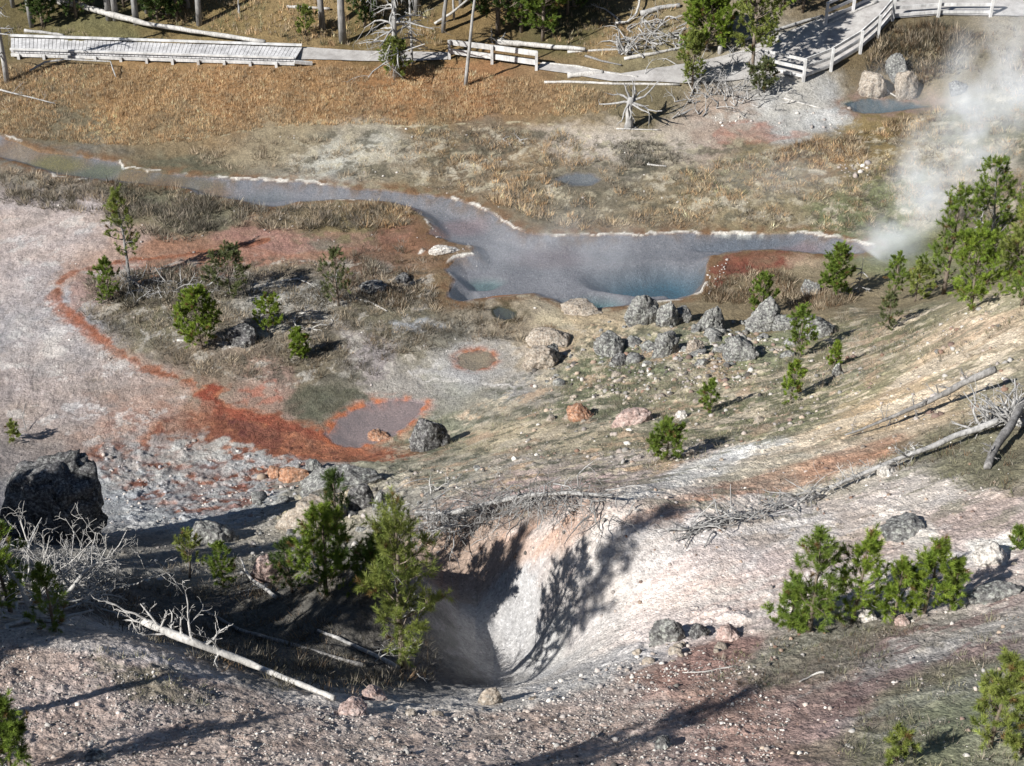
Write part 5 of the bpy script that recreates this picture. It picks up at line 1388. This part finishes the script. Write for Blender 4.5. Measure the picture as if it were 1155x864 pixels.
    snag(512,22,-50,'slim grey dead stem at the top edge beyond the white pole',.07,.5,4,66)
    snag(1098,292,208,'thin grey dead stem standing inside the crest clump',.035,.6,16,67)
    snag(968,330,290,'grey dead twiggy sapling beside the dense pine at the spring',.03,.5,12,68)
    log([(0,104),(25,110),(62,119)],.06,.03,'grey branch lying in the amber grass at the left edge',M_DEAD,lift=.15,limbs=8,limb_len=.8)
    log([(34,82),(52,76),(75,75),(118,78),(126,79),(132,91)],.07,.04,'bent pale branch in the amber grass below the boardwalk',M_DEAD,lift=[.1,.25,.35,.4,.4,.15],limbs=4,limb_len=.5)
    log([(28,36),(50,38),(72,41)],.12,.08,'grey log behind the left end of the boardwalk',M_DEAD)
    log([(884,112),(905,118),(928,124)],.06,.04,'thin pale log slanting down to the far pool',M_DEADW)
    log([(1000,122-20),(1005,106),(1012,110)],.06,.04,'short pale stick beside the rounded boulder at the far pool',M_DEADW,name='stick',cat='stick')
    brush((583,163),5,.5,.03,'small heap of grey wood on the grassy bank beyond the spring',M_DEAD,71,depth=1,spread_px=8)
    log([(695,146),(720,147),(745,148)],.05,.03,'thin pale stick on the ground at the foot of the white stump',M_DEADW,name='stick',cat='stick')
    log([(730,186),(752,188)],.05,.04,'pale stick on the dark mat of the far bank',M_DEADW,name='stick',cat='stick')
    log([(30,487),(28,478),(33,468)],.015,.01,'black twig standing behind the big dark boulder',M_DEADD,name='stick',cat='stick',lift=[0,.3,.5])
deadwood()

# ------------------------------------------------------------------ boardwalk, path and fences
def V3(p, dz=0.0): return np.array([p[0], p[1], p[2]+dz])
def boardwalk():
    zt = 1.5
    A0 = at_z(12, 58, zt); A1 = at_z(332, 68, zt); B0 = at_z(12, 42.5, zt); B1 = at_z(341, 53.5, zt)
    root = empty('boardwalk', (A0+B0+A1+B1)/4-np.array([0, 0, zt-1.2]), 'grey plank boardwalk with pale kerb beams crossing the amber meadow', 'boardwalk')
    O = np.array(root.location); L = np.linalg.norm(A1-A0); n = int(L/.19); mb = MB(); rng = np.random.default_rng(5)
    for i in range(n):
        t0 = (i+.06)/n; t1 = (i+.94)/n
        a0 = A0+(A1-A0)*t0; a1 = A0+(A1-A0)*t1; b0 = B0+(B1-B0)*t0; b1 = B0+(B1-B0)*t1; dz = np.array([0, 0, rng.normal(0, .004)])
        V = [a0, a1, b1, b0]; V = [q-O+dz for q in V]; V2 = [q-np.array([0, 0, .06]) for q in V]
        mb.add(V+V2, [(0, 1, 2, 3), (7, 6, 5, 4), (0, 4, 5, 1), (1, 5, 6, 2), (2, 6, 7, 3), (3, 7, 4, 0)])
    mb.build('deck', M_PLANK, root)
    for a, b in ((A0, A1), (B0, B1)):
        d = unit(b-a); m = MB(); m.beam(a-O+np.array([0, 0, .13]), b-O+np.array([0, 0, .13]), .14, .10); m.build('kerb_rail', M_RAIL, root, bevel=.01)
        m = MB(); m.beam(a-O+np.array([0, -.02, -.17]), b-O+np.array([0, -.02, -.17]), .09, .14); m.build('joist', M_RAIL, root)
    for i in range(11):
        for a, b in ((A0, A1), (B0, B1)):
            q = a+(b-a)*(i+.3)/11; zg = float(hz(q[0], q[1])); m = MB(); m.beam(V3((q[0], q[1]-.1, zg-.25))-O, V3((q[0], q[1]-.1, zt-.09))-O, .13, .13, (0, 1, 0)); m.build('post', M_RAIL, root)
    m = MB(); q = A1+(B1-A1)*0; e = at_z(352, 71.5, zt-.25); m.beam(A1-O+np.array([0, -.05, -.05]), e-O, .14, .16); m.build('end_beam', M_RAIL, root)
    return A1, B1
boardwalk()

def mat_path():
    m, nt, out = new_mat('path_gravel'); co = objco(nt); n1 = noise(nt, co, 2.2, 5, .65); n2 = noise(nt, co, 30, 4, .7)
    c = ramp(nt, n1, [(.3, (.30,.28,.265)), (.6, (.46,.44,.42))]); c = mixc(nt, 'MULTIPLY', .8, c, ramp(nt, n2, [(.3, .7), (.7, 1.2)]))
    principled(nt, out, c, .95, .1, n2, .5, .03); return m
M_PATH = mat_path()
def ribbon(name, left, right, n=8, lift=.06):
    Lp = densify(np.array([G(u, v) for u, v in left]), n); Rp = densify(np.array([G(u, v) for u, v in right]), n); W = 8
    V = []; m = len(Lp)
    for i in range(m):
        zs = []
        for j in range(W+1):
            p = Lp[i]+(Rp[i]-Lp[i])*j/W; V.append([p[0], p[1], p[2]])
    V = np.array(V); V[:, 2] = np.maximum(V[:, 2], hz(V[:, 0], V[:, 1]))+lift
    Z = V[:, 2].reshape(m, W+1)
    for _ in range(2): Z[1:-1] = np.maximum(Z[1:-1], (Z[:-2]+Z[2:])/2)
    V[:, 2] = Z.ravel()
    F = [(i*(W+1)+j, i*(W+1)+j+1, (i+1)*(W+1)+j+1, (i+1)*(W+1)+j) for i in range(m-1) for j in range(W)]
    return tag(link(name, mesh_np(name, V, np.array(F), smooth=True), M_PATH), kind='structure')
ribbon('path', [(333,68.5),(400,70),(460,70),(505,68)], [(342,54),(400,58),(460,60),(505,60)])
ribbon('path', [(605,79),(640,84),(690,93),(770,95),(830,92),(872,84),(905,90),(940,74),(972,54),(990,40),(1006,22),(1060,18),(1118,19),(1200,20)],
               [(610,72),(650,76),(700,84),(755,76),(800,68),(838,58),(870,44),(900,32),(932,18),(962,8),(985,0),(1050,0),(1118,0),(1200,2)])
def rail_fence(posts, label, heights, rails=3, name='rail_fence', top_px=22, post_w=.14, rail_w=.06, rail_h=.15, mat=None, levels=None, round_=False):
    mat = mat or M_RAIL
    B = [G(u, v) for u, v in posts]; root = empty(name, B[0], label, 'fence'); O = np.array(root.location)
    H = heights
    for b in B:
        m = MB(); m.beam(V3(b, -.3)-O, V3(b, H)-O, post_w, post_w, (0, 1, 0)); m.build('post', mat, root, bevel=.012)
    for i in range(len(B)-1):
        for l in (levels or [H*.92, H*.55, H*.2]):
            m = MB(); a = V3(B[i], l)-O; c = V3(B[i+1], l)-O; d = unit(c-a); off = np.cross(d, (0, 0, 1)); off = off*(-1 if off[1] > 0 else 1)*(-.0)
            s = np.cross(d, np.array([0, 0, 1.0])); s /= np.linalg.norm(s); s *= (post_w/2+rail_w/2+.003)*(1 if s[1] > 0 else -1)
            if round_: m.tube(densify([a, c], 3), [rail_h/2]*4, 8)
            else: m.beam(a+s-d*.05*(i > 0), c+s+d*.0, rail_w, rail_h)
            m.build('rail', mat, root, bevel=0)
    return root
rail_fence([(507,66),(555,72),(605,79)], 'two-rail pale guard rail on the footbridge behind the leaning pole', .95, levels=[.82,.35], rail_h=.26, name='guard_rail')
rail_fence([(862,82),(906,92),(937,80),(970,60),(990,42),(1006,23)], 'white three-rail fence climbing along the near side of the gravel path', 1.15)
rail_fence([(1006.5,23),(1058,19),(1117,19)], 'white rail fence running level along the top of the path', 1.1)
rail_fence([(931,28),(962,14),(990,0),(1010,-8)], 'grey rail fence on the far side of the gravel path', 1.15, mat=M_PLANK)
log([(833,48),(880,34),(928,20)],.11,.09,'long grey log kerb on the far side of the gravel path',M_DEAD)
log([(935,27),(962,15),(990,3)],.10,.09,'pale log kerb under the grey rail fence',M_DEADW)
m = MB(); P = G(812,60); m.tube([(0, 0, -.2), (0, 0, .3), (.02, 0, .62)], [.13, .12, .11], 9); tag(m.build('stub_post', M_DEADW, None, P, smooth=True), 'short pale wooden post at the foot of the cone-shaped pine', 'post')
# ------------------------------------------------------------------ steam
def steam_mat(name, dens, nscale, lo, hi, kind='ball', stretch=(1, 1, 1), col=(.92, .955, 1.0)):
    m, nt, out = new_mat(name); co = objco(nt)
    pv = nd(nt, 'ShaderNodeVolumePrincipled'); pv.inputs['Color'].default_value = (*col, 1); pv.inputs['Anisotropy'].default_value = -.25
    ln = nd(nt, 'ShaderNodeVectorMath', operation='LENGTH')
    if kind == 'ball': nt.links.new(co, ln.inputs[0])
    else:
        mp = nd(nt, 'ShaderNodeMapping'); mp.inputs['Scale'].default_value = (1, 1, 0); nt.links.new(co, mp.inputs[0]); nt.links.new(mp.outputs[0], ln.inputs[0])
    fall = nd(nt, 'ShaderNodeMapRange'); fall.interpolation_type = 'SMOOTHSTEP'
    if kind == 'ball':
        fall.inputs[1].default_value = 1.0; fall.inputs[2].default_value = .1; nt.links.new(ln.outputs['Value'], fall.inputs[0])
        extra = None
    else:
        # the plume widens with height: radius = a + b z
        sx = nd(nt, 'ShaderNodeSeparateXYZ'); nt.links.new(co, sx.inputs[0])
        rz = nd(nt, 'ShaderNodeMath', operation='MULTIPLY_ADD'); nt.links.new(sx.outputs[2], rz.inputs[0]); rz.inputs[1].default_value = stretch[1]; rz.inputs[2].default_value = stretch[0]
        dv = nd(nt, 'ShaderNodeMath', operation='DIVIDE'); nt.links.new(ln.outputs['Value'], dv.inputs[0]); nt.links.new(rz.outputs[0], dv.inputs[1])
        fall.inputs[1].default_value = 1.0; fall.inputs[2].default_value = .0; nt.links.new(dv.outputs[0], fall.inputs[0])
        ex = nd(nt, 'ShaderNodeMapRange'); ex.interpolation_type = 'SMOOTHSTEP'; ex.inputs[1].default_value = stretch[2]; ex.inputs[2].default_value = stretch[2]*.45; nt.links.new(sx.outputs[2], ex.inputs[0]); extra = ex.outputs[0]
    tc2 = nt.nodes.new('ShaderNodeNewGeometry'); n = noise(nt, tc2.outputs['Position'], nscale, 4, .6)
    rr = nd(nt, 'ShaderNodeMapRange'); rr.inputs[1].default_value = lo; rr.inputs[2].default_value = hi; nt.links.new(n, rr.inputs[0])
    a = nd(nt, 'ShaderNodeMath', operation='MULTIPLY'); nt.links.new(fall.outputs[0], a.inputs[0]); nt.links.new(rr.outputs[0], a.inputs[1])
    if extra is not None:
        e = nd(nt, 'ShaderNodeMath', operation='MULTIPLY'); nt.links.new(a.outputs[0], e.inputs[0]); nt.links.new(extra, e.inputs[1]); a = e
    d = nd(nt, 'ShaderNodeMath', operation='MULTIPLY'); nt.links.new(a.outputs[0], d.inputs[0]); d.inputs[1].default_value = dens
    nt.links.new(d.outputs[0], pv.inputs['Density']); nt.links.new(pv.outputs[0], out.inputs['Volume']); return m
def steam_ball(name, label, c, rad, mat):
    V, F = ico_np(3); o = link(name, mesh_np(name, V, F, smooth=True), mat, None, c); o.scale = rad
    return tag(o, label, 'steam', kind='stuff')
def steam_plume():
    a = at_z(985, 288, .6); d0 = a[1]
    # drifts right and up from the vent
    def atd(u, v, y):
        r = ray(u, v); return np.array([0, 0, CAM_Z])+r*(y/r[1])
    b = atd(1190, 25, d0+4)
    ax = b-a; L = float(np.linalg.norm(ax)); r0, r1 = 1.1, 4.1
    mb = MB(); mb.tube([(0, 0, 0), (0, 0, L*.33), (0, 0, L*.66), (0, 0, L)], [r0, r0+(r1-r0)*.33, r0+(r1-r0)*.66, r1], 24)
    o = mb.build('steam_plume', steam_mat('plume_steam', .92, .50, .42, .66, 'plume', (r0, (r1-r0)/L, L*1.15)), None, a)
    o.rotation_euler = Vector(ax).to_track_quat('Z', 'Y').to_euler()
    tag(o, 'white steam plume rising from the vent beyond the crest pines and drifting right', 'steam', kind='stuff')
steam_plume()
def ball(u, v, z, ru, rzm, ry, label, mat):
    c = at_z(u, v, z); k = ppm(c); steam_ball('steam', label, c, (ru/k, ry, rzm), mat)
M_THIN = steam_mat('thin_steam', .16, .6, .40, .7)
M_THIN2 = steam_mat('thinner_steam', .09, .4, .3, .7)
ball(640, 280, .7, 170, .9, 5.0, 'thin steam drifting over the open water of the spring', M_THIN)
ball(1000, 276, .8, 55, 1.0, 2.0, 'low steam lying on the water at the vent end', steam_mat('vent_steam', .4, .7, .35, .65))
ball(330, 212, .6, 120, .8, 2.5, 'thin steam over the narrow arm of the spring', M_THIN2)
ball(1040, 100, 1.4, 110, 1.6, 3.5, 'thin steam veiling the brush above the far pool', M_THIN)
ball(830, 95, 1.2, 80, .9, 2.0, 'faint steam over the red ground by the dead thicket', M_THIN2)
ball(880, 200, 1.0, 110, .9, 3.0, 'faint steam drifting over the far grassy bank', M_THIN2)
c = np.array([-.9, 22.6, 8.4]); steam_ball('steam', 'bluish steam hanging in the shaded hollow', c, (2.4, 1.6, 1.1), steam_mat('hollow_steam', .08, .8, .35, .7))
# ------------------------------------------------------------------ light
SUN_EL = math.radians(36); 
_s = np.array([-.80, -.60]); _s /= np.linalg.norm(_s)
sun_d = bpy.data.lights.new('sun', 'SUN'); sun_d.energy = 5.0; sun_d.angle = math.radians(.55); sun_d.color = (1, .98, .94)
sun = bpy.data.objects.new('sun', sun_d); COL.objects.link(sun)
tr = Vector((-_s[0]*math.cos(SUN_EL), -_s[1]*math.cos(SUN_EL), -math.sin(SUN_EL)))
sun.rotation_euler = tr.to_track_quat('-Z', 'Y').to_euler()
world = bpy.data.worlds.new('World'); scene.world = world; world.use_nodes = True
nt = world.node_tree; nt.nodes.clear()
wo = nt.nodes.new('ShaderNodeOutputWorld'); bg = nt.nodes.new('ShaderNodeBackground')
sky = nt.nodes.new('ShaderNodeTexSky'); sky.sky_type = 'NISHITA'; sky.sun_disc = False; sky.sun_elevation = SUN_EL
sky.sun_rotation = math.atan2(_s[0], _s[1]); sky.altitude = 2200; sky.air_density = 1.0; sky.dust_density = .6
bg.inputs[1].default_value = .055
nt.links.new(sky.outputs[0], bg.inputs[0]); nt.links.new(bg.outputs[0], wo.inputs[0])
scene.view_settings.view_transform = 'Standard'; scene.view_settings.look = 'None'
scene.view_settings.exposure = 0.6; scene.view_settings.gamma = 1.0
scene.render.engine = 'CYCLES'
scene.cycles.use_denoising = True
scene.cycles.max_bounces = 6; scene.cycles.diffuse_bounces = 2; scene.cycles.transparent_max_bounces = 12
scene.cycles.volume_bounces = 2
